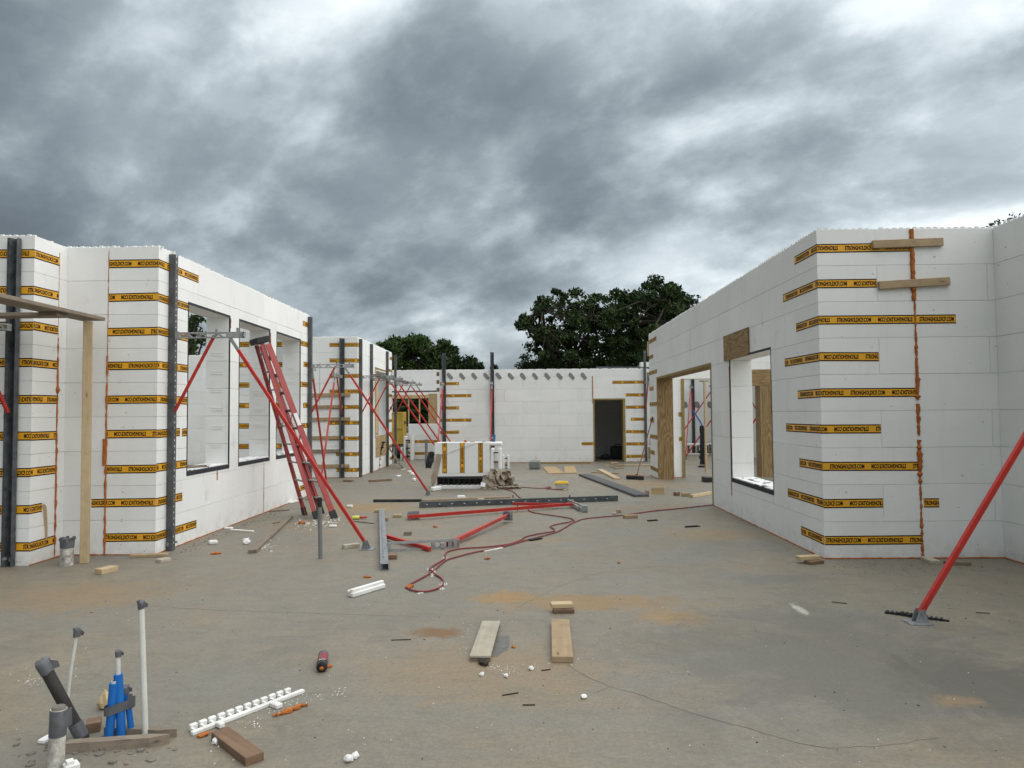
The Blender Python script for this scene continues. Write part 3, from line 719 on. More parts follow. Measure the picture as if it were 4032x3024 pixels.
MB().box((FD[0]+.03, .052, FD[3]-.03), (FD[1]-.03, TW+.02, FD[3]+.002)).build('header_board', 'plywood', wF, M)
for r in range(9):
    tape(wF, .0, (FD[0]-.01 if r % 2 == 0 else .62) if r*CS < FD[3] else (1.1 if r % 2 == 0 else .62), (r+.5)*CS, rng.uniform(0, .9), flip0=r)
MB().box((FW[0]-.034, -.007, .30), (FW[0]-.012, .001, FW[3]-.1)).build('foam_bead', 'spray_foam', wF, M)
pl = [ONX(*q, XR) for q in ((2853.8, 1325), (2950, 1291.7), (2955, 1399), (2856.8, 1423))]
pb = MB().box((0, 0, 0), (pl[0].y-pl[1].y, .02, pl[0].z-pl[3].z)).build('plywood_piece', 'plywood', None, Matrix.Translation((XR-.026, pl[0].y, pl[3].z)) @ Matrix.Rotation(-math.pi/2, 4, 'Z'))
tag(pb, 'square plywood piece screwed above the corner of the single window with patchy black sill', 'plywood')
board('wood_block', 'wood block fixed at the top end of the wall with the wide opening', 'wood', (XR+.05, 18.83, 3.10), (XR+.05, 18.83, 3.48), .16, .05, 'fresh_lumber', up=(0, 1, 0))

SG = 5.27+TW-XR
wG = wall('white foam block wall with printed tapes and two boards across an orange seam', (XR, YR), (0, -1), SG, starts=[IN42 if r % 2 == 0 else IN26 for r in range(9)], core_lo=.02)
MGs = side_frame_left(wG); MG = rootM(wG)
for r in range(9):
    a = IN42 if r % 2 == 0 else IN26; b = legF[r]; zc = (r+.5)*CS
    lblock(wG, [(0, 0), (a-.0016, 0), (a-.0016, TW), (TW, TW), (TW, b-.0016), (0, b-.0016)], r)
    ph = [.02, .29, .08, .14, .33, .05, .20, .40, .31][r]; fl = r
    tape(wG, 0, IN42+.45 if r == 6 else a-.006, zc, ph, flip0=fl)
    tape(wG, -b, 0, zc, ph, MGs, flip0=fl)
tape(wG, IN42+.03, IN42+.20, 1.5*CS, 1.09)
for z0, z1, r_ in ((.02, .9, .010), (.9, 1.3, .020), (1.35, 1.7, .014), (1.75, 2.05, .018), (2.05, 2.45, .011), (2.45, 2.85, .008)):
    foam_bead(wG, MG, (IN42, -.004, z0), (IN42, -.004, z1), r_*1.25, lump=.8, seg=.025)
foam_bead(wG, MG, (IN42-.01, -.002, 2.85), (IN42-.012, -.002, HW), .026, lump=.18, seg=.02)
foam_bead(wG, MG, (0, -.002, .006), (SG, -.002, .006), .008)
wH = wall('white foam block wall returning forward beside the lone red brace on black plastic strips', (5.27, YR), (-1, 0), 5.0, phase=.7)
board('lumber_board', 'upper short board nailed across the orange foam seam', 'board', (XR+.61, YR-.021, 3.435), (XR+1.39, YR-.021, 3.455), .038, .089, 'lumber')
board('lumber_board', 'lower short board with one slanted end nailed across the orange seam', 'board', (XR+.665, YR-.021, 2.975), (XR+1.45, YR-.021, 3.015), .038, .089, 'lumber')

# --- rooms behind the right building
wI = wall('inner white foam block wall with plywood-lined opening behind the wide opening', (3.68, 18.1), (0, -1), 5.0, ops=[(.33, 2.28, 0, 2.46)])
M = rootM(wI)
vpart('jamb_board', wI, (.30, -.03, 0), (.37, TW+.01, 2.46), 'treated_lumber')
Mw = M @ Matrix.Translation((2.28, 0, 0)) @ Matrix.Rotation(-math.pi/2, 4, 'Y')
MB().box((0, -.03, 0), (2.46, TW, .025)).build('plywood_jamb', 'plywood', wI, Mw)
Mw = M @ Matrix.Translation((2.30, -.022, 0)) @ Matrix.Rotation(-math.pi/2, 4, 'Y')
MB().box((0, 0, -.62), (2.26, .018, 0)).build('plywood_panel', 'plywood', wI, Mw)
MB().box((2.05, -.026, 2.27), (2.72, -.004, 2.68)).build('plywood_panel', 'plywood', wI, M)
for r in (1, 4): tape(wI, .22, .30, 3*CS*.5*(1 if r == 1 else 2.0)+.35, .1)
wJ = wall('far white foam block wall with grey patches seen through the wide opening', (4.8, 29.2), (0, -1), 3.35, base=False)
for px in (2697, 2745, 2795):
    p = ONY(px, 1594, 29.2); MB().prism([(-.05, .15), (.08, .10), (.12, -.08), (.02, -.14), (-.09, -.08), (-.11, .06)], 0, .012, Matrix.Translation((p.x-4.8, -.0005, p.z)) @ Matrix.Rotation(math.pi/2, 4, 'X')).build('tape_patch', 'patch_grey', wJ, rootM(wJ))
wall('side white foam block wall holding red braces beyond the wide opening', (8.15, 29.2), (-1, 0), 10.6, base=False)
# ------------------------------------------------------------------ wall braces
def wall_brace(label, o, n, foot=2.42, style='side', top=3.62, arm_z=2.655, arm=.85, post=True, has_arm=True, strut=True, red='red_paint', post_mat='post_steel', strut_lo=1.68, holes=True, rot=0., diag_top=None, group='red wall alignment braces'):
    n = Vector((*n, 0)); u = Vector((0, 0, 1)).cross(n); M = Matrix.Identity(4)      # local x along the wall, y out of it, z up
    for i in range(3): M[i][0] = -u[i]; M[i][1] = n[i]; M[i][3] = (o[0], o[1], 0)[i]
    if rot: M = M @ Matrix.Rotation(rot, 4, 'Z')
    t = thing('wall_brace', label, 'brace', M=M, group=None)
    # post: rolled channel with punched holes
    mb = MB()
    if style == 'side':          # web turned along the wall run, flanges with holes
        wx = .036
        mb.box((wx-.003, .006, 0), (wx, .082, top)); mb.box((-wx, .006, 0), (wx-.003, .009, top))
        z = 0.03
        mb.box((-wx, .079, 0), (-.010, .082, top)); mb.box((.010, .079, 0), (wx-.003, .082, top))
        while z < top-.05:
            mb.box((-.010, .079, z), (.010, .082, z+.052)); z += .073
    else:
        mb.box((-.06, .006, 0), (.06, .009, top)); mb.box((-.06, .009, 0), (-.057, .06, top)); mb.box((.018, .009, 0), (.021, .075, top)); mb.box((.057, .009, 0), (.06, .075, top)); mb.box((.021, .072, 0), (.057, .075, top))
    p = mb.build('post', post_mat, t, M)
    if holes:
        mb = MB(); z = .1
        while z < top-.05:
            if style == 'side': mb.box((wx, .036, z), (wx+.0012, .048, z+.012))
            else: mb.box((.034, .075, z), (.044, .0762, z+.011))
            z += .0735 if style != 'side' else .147
        q = mb.build('bolt_hole', 'black_plastic', p, M); tag(q, kind='stuff')
        MB().box((wx if style == 'side' else -.04, .02, .06), ((wx if style == 'side' else -.04)+.02, .05, .10)).build('bolt', 'galvanised', p, M); MB().box((-.03, .08, .085), (-.005, .115, .11)).build('bolt', 'galvanised', p, M)
    if has_arm:
        y0, y1, h = .082, .082+arm, .072; zb = arm_z-h; mb = MB()
        for x in (-.028, .016):
            mb.box((x, y0, arm_z-.016), (x+.012, y1, arm_z)); mb.box((x, y0, zb), (x+.012, y1, zb+.013))
            for k in range(3):
                yc = y0+.14+k*.19
                mb.beam((x+.006, yc-.055, zb+.012), (x+.006, yc, arm_z-.014), .011, .013, (1, 0, 0)); mb.beam((x+.006, yc+.055, zb+.012), (x+.006, yc, arm_z-.014), .011, .013, (1, 0, 0))
            mb.box((x, y1-.22, zb+.013), (x+.012, y1-.02, arm_z-.016))
        mb.box((-.028, y1-.012, zb), (.028, y1, arm_z)); mb.box((-.03, y0-.004, zb-.004), (.03, y0+.05, arm_z+.001))
        a = mb.build('bracket_arm', 'aluminium', t, M)
        MB().box((-.012, y1-.10, arm_z), (.012, y1-.075, arm_z+.05)).build('pin', 'galvanised', a, M); MB().box((-.016, y1-.36, arm_z), (.012, y1-.34, arm_z+.035)).build('pin', 'galvanised', a, M)
    ytop = .082+arm-.20 if diag_top is None else diag_top; ztop = arm_z-.05
    if strut:
        MB().beam((0, .082+arm*.56, ztop+.01), (0, .075, strut_lo), .030, .030, (1, 0, 0)).build('short_strut', red, t, M)
    # long push-pull brace: screw jack at the top, telescoping tube, hinged foot
    a = Vector((0, ytop, ztop+.01)); b = Vector((0, foot, .075)); d = (b-a).normalized(); k1 = a+d*.24
    dg = MB().beam(k1-d*.02, b, .037, .037, (1, 0, 0)).build('diagonal_tube', red, t, M)
    MB().beam(a, k1, .036, .036, (1, 0, 0)).build('screw_jack', 'aluminium', dg, M)
    mb = MB().box((-.075, foot-.06, 0), (.075, foot+.11, .007)); 
    for x in (-.034, .028): mb.add([(x, foot-.045, .007), (x, foot+.055, .007), (x, foot+.02, .105), (x, foot-.02, .105), (x+.006, foot-.045, .007), (x+.006, foot+.055, .007), (x+.006, foot+.02, .105), (x+.006, foot-.02, .105)], [(0, 1, 2, 3), (7, 6, 5, 4), (0, 4, 5, 1), (1, 5, 6, 2), (2, 6, 7, 3), (3, 7, 4, 0)])
    mb.tube([(-.045, foot, .075), (.045, foot, .075)], .012, 8)
    mb.build('hinged_foot', 'galvanised', t, M)
    return t
b1 = ONX(652, 1500, XL).y
wall_brace('red brace with perforated post at the taped window-wall corner beside the stepladder', (XL, b1+.08), (1, 0))
wall_brace('red brace on dark channel post in front of the taped pier', (ONY(57, 1600, YA).x, YA), (0, -1), style='front', post_mat='dark_steel', rot=R_(-14))
wall_brace('red brace with steel post at the far end of the window wall', (XL, 14.50), (1, 0), holes=False)
wall_brace('red brace with dark post standing among the six wood battens', (ONY(1348, 1600, YC).x, YC), (0, -1), style='front', post_mat='dark_steel', foot=2.0, holes=False, red='faded_red_paint')
wall_brace('red brace behind the window wall, foot before the six battens', (-4.50, 14.62), (0, 1), style='front', foot=1.9, holes=False, strut=False, red='faded_red_paint')
for i, (px, lab) in enumerate(((1414, 'red brace at the corner nearest the six wood battens'), (1457, 'red brace on the side of the boarded window facing the battens'), (1520, 'red brace on the far side of the boarded window'), (1552, 'red brace at the far end of the boarded-window wall'))):
    wall_brace(lab, (XC, ONX(px, 1600, XC).y), (1, 0), holes=False, foot=2.5)
wall_brace('red brace and tall dark post beside three wood blocks on the back wall end', (ONY(1749, 1600, YE).x, YE), (0, -1), style='front', post_mat='dark_steel', top=3.66, foot=2.3, holes=False, arm=.5, red='faded_red_paint')
wall_brace('red brace and tall dark post behind the blue cup', (ONY(1939, 1600, YE).x, YE), (0, -1), style='front', post_mat='dark_steel', top=3.68, foot=2.1, holes=False, arm=.4)
wall_brace('red brace and grey post between the dark doorway and the broom', (ONY(2540, 1600, YE).x, YE), (0, -1), style='side', top=3.70, foot=3.1, holes=False, arm=.6, rot=R_(5))
wall_brace('red brace on the far wall with grey patches beyond the wide opening', (ONY(2730, 1600, 29.2).x, 29.2), (0, -1), style='front', post_mat='dark_steel', holes=False, foot=2.6, rot=R_(-20))
for y, lab in ((20.4, 'red brace closest to the black rubber pad,'), (25.0, 'middle red brace of three'), (27.9, 'red brace closest to the patched far wall,')):
    wall_brace('%s on the side wall beyond the wide opening' % lab, (8.15, y), (-1, 0), holes=False, foot=2.55)
fb = FL(3625, 2452)
wall_brace('lone red brace with steel foot standing on black plastic strips', (5.27, fb.y), (-1, 0), foot=5.27-fb.x, diag_top=5.27-fb.x-1.60, red='red_paint')

# ------------------------------------------------------------------ scaffold planks
def plank_px(label, P, Q, w, h, z, mat, Y0, Y1, **k):
    p = ONY(*P, Y0); q = ONY(*Q, Y1); p.z = q.z = z
    return board('scaffold_plank', label, 'plank', p, q, w, h, mat, **k)
wp = FL(333, 2216)
pz = 2.740
e1 = FL(368, 1264, pz)
board('scaffold_plank', 'long weathered plank resting on the tan wood post', 'plank', (e1.x+.02, e1.y-3.2, pz), (e1.x, e1.y, pz), .28, .040, 'old_lumber')
e2 = FL(222, 1242, pz-.04)
board('scaffold_plank', 'crosswise weathered plank under the long plank before the pier', 'plank', (e2.x-3.0, e2.y+.10, pz-.042), (e2.x, e2.y+.10, pz-.042), .20, .040, 'old_lumber')
Mp = frame((wp.x, wp.y, .0), (wp.x-.015, wp.y+.02, pz-.022), (.45, -1, 0))
po = MB().box((0, -.046, -.030), (pz-.03, .046, .030), None, 0, .003).build('wood_post', 'fresh_lumber', None, Mp)
tag(po, 'tall tan wood post holding up the weathered planks', 'post')
for lab, x0_, x1_, y_, m_ in (('dark plank lying across the brackets beside the boarded window', XC+.25, XC+.56, (19.0, 21.3), 'grey_plank'), ('short plank on the far pair of brackets', XC+.35, XC+.62, (22.6, 24.1), 'old_lumber')):
    board('scaffold_plank', lab, 'plank', ((x0_+x1_)/2, y_[0], 2.657), ((x0_+x1_)/2, y_[1], 2.657), x1_-x0_, .04, m_)
# battens on the second building
for i, (py, x0p, x1p) in enumerate(((1556, 1236, 1380), (1603, 1236, 1352), (1651, 1236, 1379), (1724, 1236, 1354), (1777, 1236, 1356), (1836, 1234, 1376))):
    a = ONY(x0p, py, YC); b = ONY(x1p, py, YC); z = a.z
    board('wood_batten', ('topmost', 'second from top', 'third from top', 'fourth from top', 'fifth from top', 'lowest')[i]+' wood batten across the short taped wall', 'batten', (a.x-.1, YC-.022, z-.045), (b.x, YC-.022, z-.045+.004), .038, .089, 'lumber' if i != 4 else 'old_lumber')
for i, (py, x0p, x1p) in enumerate(((1472, 1723, 1731), (1503, 1720, 1730), (1534, 1720, 1730))):
    a = ONY(x0p, py, YE); b = ONY(x1p, py, YE)
    board('wood_block', ('upper', 'middle', 'lower')[i]+' wood block on the back wall end beside the rod', 'wood', (XE0-.10, YE+.08, a.z-.07), (XE0-.004, YE+.08, a.z-.07), .05, .13, 'brown_block')
p = ONY(1500, 1543, 25.5); q = ONY(1722, 1540, 25.5)
o = MB().tube([p, q], .028, 10).build('steel_rod', 'dark_steel'); tag(o, 'thin dark rod spanning the gap beside the back wall end', 'rod')
a = ONY(2349, 1455, YE+.1); b = ONY(2556, 1460, YE+.1)
o = board('steel_channel', 'dark steel channel lying on top of the back wall', 'channel', (a.x, YE+.15, HE+.02), (b.x, YE+.15, HE-.002), .12, .06, 'dark_steel')

# ------------------------------------------------------------------ stepladder
def make_ladder():
    t = thing('stepladder', 'red fibreglass stepladder folded and leaning on the window wall', 'ladder', (-3.2, 11.5, 0)); M = Matrix.Identity(4)
    wdir = Vector((.57, -.82, 0)).normalized(); topc = Vector((XL+.10, 11.60, 2.80))
    # frame A (rear, wall side) and frame B (front with steps)
    for key, c0, dtop, wb, wt, rail in (('rear', Vector((-3.40, 11.55, 0)), Vector((-.03, 0, -.02)), .56, .34, (.062, .026)), ('front', Vector((-3.14, 11.62, 0)), Vector((.06, .02, -.03)), .60, .36, (.088, .030))):
        tp = topc+dtop; ups = (tp-c0).normalized(); nrm = wdir.cross(ups).normalized()
        for s in (-1, 1):
            a = c0+wdir*s*wb/2; b = tp+wdir*s*wt/2
            rl = MB().beam(a, b, rail[1], rail[0], nrm); rl.beam(a+wdir*-s*rail[1]*.9, b+wdir*-s*rail[1]*.9, rail[1]*.8, .012, nrm)
            ro = rl.build('rail', 'ladder_red', t, M)
            d = (b-a).normalized(); MB().beam(a-d*.004, a+d*.13, rail[1]+.014, rail[0]+.014, nrm).build('rubber_foot', 'black_plastic', ro, M)
        for k in range(1, 10):
            f = k*.305/(tp-c0).length
            if f > .97: break
            c = c0.lerp(tp, f); ww = (wb+(wt-wb)*f)/2
            sb = MB()
            if key == 'front':
                fl = Vector((nrm.x, nrm.y, 0)).normalized(); sb.beam(c-wdir*ww, c+wdir*ww, .085, .018, (0, 0, 1))
                sb.beam(c-wdir*ww-fl*.03+Vector((0, 0, -.02)), c+wdir*ww-fl*.03+Vector((0, 0, -.02)), .006, .03, (0, 0, 1))
            else: sb.beam(c-wdir*ww, c+wdir*ww, .040, .020, (0, 0, 1))
            sb.build('step', 'ladder_step', t, M)
    ups = (topc-Vector((-3.27, 11.58, 0))).normalized(); F = frame(topc-wdir*.21+ups*.01, topc+wdir*.21+ups*.01, wdir.cross(ups))
    MB().box((0, -.015, -.10), (.42, .085, .12), F, 0, .012).build('top_cap', 'black_plastic', t, M)
    # label and spreader bars
    c0 = Vector((-3.14, 11.62, 0)); tp = topc+Vector((.06, .02, -.03)); d = (tp-c0).normalized(); nrm = wdir.cross(d).normalized()
    if nrm.x < 0: nrm = -nrm
    s = wdir*.257+nrm*.0; a = c0.lerp(tp, .53)+wdir*.255; b = c0.lerp(tp, .60)+wdir*.248
    MB().beam(a+wdir*.0135, b+wdir*.0135, .004, .06, nrm).build('warning_label', 'white_paper', t, M)
    for s_ in (-1, 1):
        MB().beam(Vector((-3.40, 11.55, 0)).lerp(topc, .50)+wdir*s_*.20, c0.lerp(tp, .62)+wdir*s_*.20, .006, .022, wdir).build('spreader_bar', 'dark_steel', t, M)
    return t
make_ladder()

# ------------------------------------------------------------------ bracing frames lying on the slab
def channel_mesh(mb, p, q, w, h, up=(0, 0, 1)):
    M = frame(p, q, up); L = (Vector(q)-Vector(p)).length
    mb.box((0, -w/2, 0), (L, -w/2+.004, h), M); mb.box((0, -w/2+.004, h-.004), (L, w/2, h), M); mb.box((0, -w/2+.004, 0), (L, w/2, .004), M)
    return M, L
def fallen_one():
    a, b = FL(1650, 1999), FL(2431, 1972); t = thing('wall_brace', 'red and steel brace frame lying flat behind the coiled hose', 'brace', a); I4 = Matrix.Identity(4)
    mb = MB(); M, L = channel_mesh(mb, a, b, .07, .10); p = mb.build('post', 'dark_steel', t, I4)
    mb = MB(); x = .12
    while x < L-.1:
        mb.box((x, -.0362, .05), (x+.03, -.0350, .060), M); x += .22
    q = mb.build('slot', 'white_paper', p, I4); tag(q, kind='stuff')
    r0, r1 = FL(2019, 1984, .06), FL(2254, 1987, .06); MB().beam(r0, r1, .036, .045).build('short_strut', 'red_paint', t, I4)
    d0, d1 = FL(1606, 2050), FL(2256, 1998); d0.z = .055; d1.z = .06
    dg = MB().beam(d0, d1, .036, .050).build('diagonal_tube', 'red_paint', t, I4)
    e0, e1 = d1, FL(2280, 1999, .06); MB().beam(e0, e1, .03, .035).build('screw_jack', 'aluminium', dg, I4)
    ar0, ar1 = FL(2236, 1976, .05), FL(2302, 2004, .05)
    mb = MB()
    for z in (.03, .09): mb.beam((ar0.x, ar0.y, z), (ar1.x, ar1.y, z), .03, .02)
    for k in range(5): q = ar0.lerp(ar1, (k+.3)/5); mb.box((q.x-.015, q.y-.015, .02), (q.x+.015, q.y+.015, .1))
    mb.beam((ar1.x-.05, ar1.y+.02, .06), (ar1.x+.05, ar1.y, .06), .1, .1); mb.build('bracket_arm', 'aluminium', t, I4)
    f = FL(1612, 2044); F = frame(f, f+Vector((1, .12, 0))); mb = MB().box((-.03, -.07, 0), (.15, -.063, .11), F).box((-.03, .06, 0), (.15, .067, .11), F).box((-.03, -.063, .085), (.15, .06, .092), F); mb.build('hinged_foot', 'galvanised', t, I4)
    for px in (2038,): 
        q = FL(px, 2012); MB().tube([(q.x, q.y, 0), (q.x, q.y, .12)], .008, 8).build('pin', 'dark_steel', t, I4)
    for px in (2020, 2245): q = FL(px, 1985); MB().tube([(q.x, q.y+.1, .10), (q.x, q.y+.1, .15)], .012, 8).build('bolt', 'dark_steel', t, I4)
fallen_one()
def fallen_two():
    a, b = FL(1514, 2246), FL(1503, 2020); t = thing('wall_brace', 'steel and red brace frame lying flat with its post towards the foam stick', 'brace', a); I4 = Matrix.Identity(4)
    mb = MB(); M, L = channel_mesh(mb, a, b, .085, .07); p = mb.build('post', 'galvanised', t, I4)
    mb = MB(); x = .3
    while x < L-.1: mb.box((x, .005, .0702), (x+.022, .018, .0712), M); x += .085
    q = mb.build('slot', 'black_plastic', p, I4); tag(q, kind='stuff')
    r0, r1 = FL(1522, 2112, .05), FL(1692, 2162, .03); MB().beam(r0, r1, .040, .045).build('short_strut', 'red_paint', t, I4)
    g0, g1 = FL(1764, 2142, .045), FL(1997, 2030, .10)
    dg = MB().beam(g0, g1, .040, .045).build('diagonal_tube', 'faded_red_paint', t, I4)
    m = g0.lerp(g1, .46); MB().beam(g0, m, .050, .052).build('outer_sleeve', 'faded_red_paint', dg, I4)
    F = frame(g1, g1+(g1-g0)); MB().box((-.03, -.06, -.05), (.05, -.053, .06), F).box((-.03, .053, -.05), (.05, .06, .06), F).box((.03, -.07, -.08), (.05, .07, .06), F).build('hinged_foot', 'galvanised', t, I4)
    a0, a1 = FL(1524, 2172), FL(1806, 2157); F = frame(a0, a1); L = (a1-a0).length; mb = MB()
    for y in (-.02, .05):
        mb.box((0, y, .085), (L, y+.012, .103), F); mb.box((0, y, 0), (L, y+.012, .018), F)
        for x in (0, L*.62, L-.06, L-.13): mb.box((x, y, .018), (x+.04, y+.012, .085), F)
    mb.box((L-.005, -.02, 0), (L+.006, .062, .103), F); mb.box((L*.74, -.03, .015), (L*.80, .06, .07), F)
    mb.build('bracket_arm', 'aluminium', t, I4)
fallen_two()
for (P, Q, m, lab, w_, h_) in (((1470, 1977), (1660, 1976), 'black_pipe', 'dark rusty steel strip lying end to end with the fallen channel', .05, .05), ((1655, 1974), (2010, 1960), 'lumber', 'long thin board lying behind the fallen channel', .06, .03)):
    board('floor_board', lab, 'board', FL(*P), FL(*Q), w_, h_, m)

# ------------------------------------------------------------------ red hose
hose = [(2830, 1988), (2811, 1990), (2694, 2003), (2572, 2015), (2454, 2031), (2314, 2044), (2264, 2058), (2232, 2076), (2196, 2096), (2151, 2110), (2065, 2132.5), (2020, 2146), (1952, 2162), (1862, 2180), (1794, 2198), (1753, 2212), (1712, 2248), (1699, 2259), (1654, 2284), (1606, 2311), (1613, 2325), (1649, 2334), (1694, 2331), (1735, 2316), (1746, 2297), (1735, 2279), (1703, 2261), (1692, 2250), (1703, 2234), (1744, 2209), (1755, 2198), (1753, 2185), (1771, 2173), (1825, 2163), (1907, 2158), (1997, 2147.5), (2051, 2130), (2070, 2117), (2133, 2103), (2178, 2096), (2183, 2087), (2167, 2078), (2178, 2071), (2223, 2062), (2259, 2056), (2246, 2044), (2178, 2033), (2106, 2022), (2081, 2010), (2088, 1995), (2101, 1983), (2085, 1972), (2049, 1963), (2020, 1938), (1979, 1925), (1988, 1918), (2042, 1920), (2133, 1925), (2160, 1919), (2170, 1923), (2150, 1927), (2200, 1929), (2225, 1928)]
def spline(P, k=6):
    out = []
    for i in range(len(P)-1):
        p0, p1, p2, p3 = P[max(i-1, 0)], P[i], P[i+1], P[min(i+2, len(P)-1)]
        for j in range(k):
            t = j/k; out.append(.5*((2*p1)+(p2-p0)*t+(2*p0-5*p1+4*p2-p3)*t*t+(3*p1-p0-3*p2+p3)*t**3))
    out.append(P[-1]); return out
hp = spline([FL(*q) for q in hose], 5)
for i, q in enumerate(hp):
    q.z = .0125
    for j in range(0, i-10):
        if (hp[j]-Vector((q.x, q.y, hp[j].z))).length < .035: q.z = max(q.z, .030)
for _ in range(3):
    for i in range(1, len(hp)-1): hp[i].z = max(hp[i].z, (hp[i-1].z+hp[i+1].z)/2-.002)
o = MB().tube(hp, .0088, 8).build('air_hose', 'hose_red', None, None, smooth=True); tag(o, 'dark red air hose looping across the slab', 'hose')
# ------------------------------------------------------------------ loose boards and blocks
def fb_(label, P, Q, w, h, m='lumber', z=0., name='lumber_board', cat='board', ch=.003, up=(0, 0, 1), zq=None):
    a = FL(*P, 0); b = FL(*Q, 0); a.z = z; b.z = z if zq is None else zq
    return board(name, label, cat, a, b, w, h, m, up=up, ch=ch)
fb_('two-by-four lying before the stepladder', (993, 2179), (1142, 2040), .092, .042, 'old_lumber')
fb_('thin board against the foot of the perforated post', (516, 2195), (663, 2190), .09, .035, 'lumber')
for i, (lab, P, Q, w, h, m) in enumerate((
    ('wood offcut with white foam crumbs by the taped drain pipe', (386, 2262), (452, 2247), .11, .055, 'fresh_lumber'),
    ('small pale wood offcut in front of the perforated post', (622, 2215), (664, 2207), .10, .035, 'pale_board'),
    ('flat wood offcut at the head of the fallen steel post', (1474, 2018), (1516, 2017), .09, .045, 'lumber'),
    ('wood offcut between fallen steel post head and red brace foot', (1549, 2037), (1582, 2037), .10, .045, 'lumber'),
    ('wood offcut lying alone between the two fallen braces', (1592, 2106), (1620, 2106), .09, .045, 'old_lumber'),
    ('dark wood offcut under the fallen bracket arm', (1530, 2200), (1563, 2199), .10, .05, 'brown_block'),
    ('small wood cube against the fallen steel post', (1514, 2050), (1528, 2050), .06, .05, 'lumber'),
    ('wood offcut beside the foot of the long red brace', (1352, 2160), (1411, 2153), .09, .045, 'pale_board'),
    ('small pale wood cube touching the hose past the fallen channel', (2412, 2031), (2428, 2031), .06, .05, 'pale_board'),
    ('brown wood cube behind the hose past the fallen channel end', (2427, 2019), (2446, 2019), .06, .05, 'lumber'),
    ('wood offcut lying on the hose', (2456, 2041), (2508, 2039), .09, .05, 'lumber'),
    ('little wood cube behind the dark plank end', (2542, 1944), (2556, 1944), .08, .07, 'lumber'),
    ('short wood cube next to the split kindling', (2656, 1952), (2673, 1951), .08, .07, 'brown_block'),
    ('wood offcut under the split kindling', (2684, 1954), (2718, 1954), .10, .065, 'lumber'),
    ('long split wood offcut inside the wide opening', (2722, 1960), (2797, 1946), .07, .055, 'fresh_lumber'),
    ('lower wood offcut at the taped corner under the seam boards', (3180, 2222), (3232, 2216), .10, .035, 'brown_block'),
    ('wood offcut at the base of the orange seam', (3640, 2203), (3685, 2221), .10, .035, 'pale_board'),
    ('flat wood offcut between the orange seam and the lone brace', (3722, 2222), (3818, 2224), .085, .035, 'old_lumber'),
    ('dark wood offcut before the second brace post', (1354, 1896), (1389, 1897), .10, .04, 'brown_block'),
    ('brown board end on the slab by the second brace foot', (1453, 1898), (1542, 1893), .09, .05, 'brown_block'))):
    fb_(lab, P, Q, w, h, m, name='wood_offcut', cat='wood')
fb_('upper wood offcut at the taped corner under the seam boards', (3142, 2218), (3222, 2214), .09, .04, 'fresh_lumber', z=.037, name='wood_offcut', cat='wood')
s = FL(2566, 1945); o = MB().box((0, -.012, 0), (.25, .012, .13), None, 0, .002).build('plywood_offcut', 'pale_plywood', None, Matrix.Translation(s)); tag(o, 'small plywood offcut standing on edge by the dark plank', 'plywood')
# two boards and the stacked pair in the foreground
def stack_left():
    a, b = FL(1890, 2604), FL(1934, 2462); t = thing('lumber_board', 'pale cement-stained double board on wet patch', 'board', a)
    M = frame(a, b); L = (b-a).length
    MB().box((0, -.068, .0), (L, .068, .017), None, 0, .002).build('lower_ply', 'old_lumber', t, M)
    MB().box((-.004, -.070, .021), (L-.01, .069, .038), None, 0, .003).build('upper_ply', 'pale_board', t, M)
stack_left()
fb_('brown two-by-six lying beside the pale double board', (2215, 2610), (2206, 2458), .140, .041, 'lumber')
a, b = FL(2177, 2411), FL(2260, 2410)
board('wood_offcut', 'dirty lower wood offcut of the stacked pair', 'wood', a, b, .085, .036, 'brown_block')
board('wood_offcut', 'clean upper wood offcut of the stacked pair', 'wood', a+Vector((-.015, .012, .037)), b+Vector((-.012, .02, .037)), .09, .038, 'fresh_lumber')
fb_('brown wood block below the toothed foam strip', (1003, 3006), (866, 2902), .090, .040, 'brown_block', name='wood_block', cat='wood', ch=.002)
# boards further back
fb_('long grey scaffold plank lying across the slab', (2527, 1957), (2300, 1873), .29, .05, 'grey_plank', name='scaffold_plank', cat='plank')
fb_('tan board lying beside the broom head', (2430, 1888), (2362, 1852), .15, .04, 'fresh_lumber')
fb_('narrow board crossing under the tan board by the broom', (2330, 1862), (2436, 1866), .07, .03, 'lumber')
fb_('green treated board along the foot of the back wall', (2120, 1826), (2326, 1825), .09, .045, 'treated_lumber')
for i, (P, Q, w_, z_, m_, lab) in enumerate((((2384, 1836), (2562, 1834), .13, 0, 'fresh_lumber', 'long board lowest in the pile before the dark doorway'), ((2402, 1841), (2455, 1838), .10, .036, 'lumber', 'short brown board on the pile before the dark doorway'), ((2405, 1829), (2432, 1828), .12, .036, 'fresh_lumber', 'short pale board on the pile before the dark doorway'), ((2420, 1847), (2452, 1845), .09, 0, 'lumber', 'board end in front of the pile by the dark doorway'))):
    fb_(lab, P, Q, w_, .035, m_, z=z_)
for lab, pts in (('larger plywood sheet lying before the back wall', [(2136, 1840), (2188, 1840), (2222, 1866), (2161, 1867)]), ('smaller plywood sheet lying before the back wall', [(2220, 1838), (2261, 1837), (2273, 1864), (2224, 1865)])):
    P = [FL(*q) for q in pts]; vs = [(p.x, p.y, z) for z in (.002, .02) for p in P]
    o = MB().add(vs, [(0, 1, 2, 3), (7, 6, 5, 4), (0, 4, 5, 1), (1, 5, 6, 2), (2, 6, 7, 3), (3, 7, 4, 0)]).build('plywood_sheet', 'pale_plywood'); tag(o, lab, 'plywood')

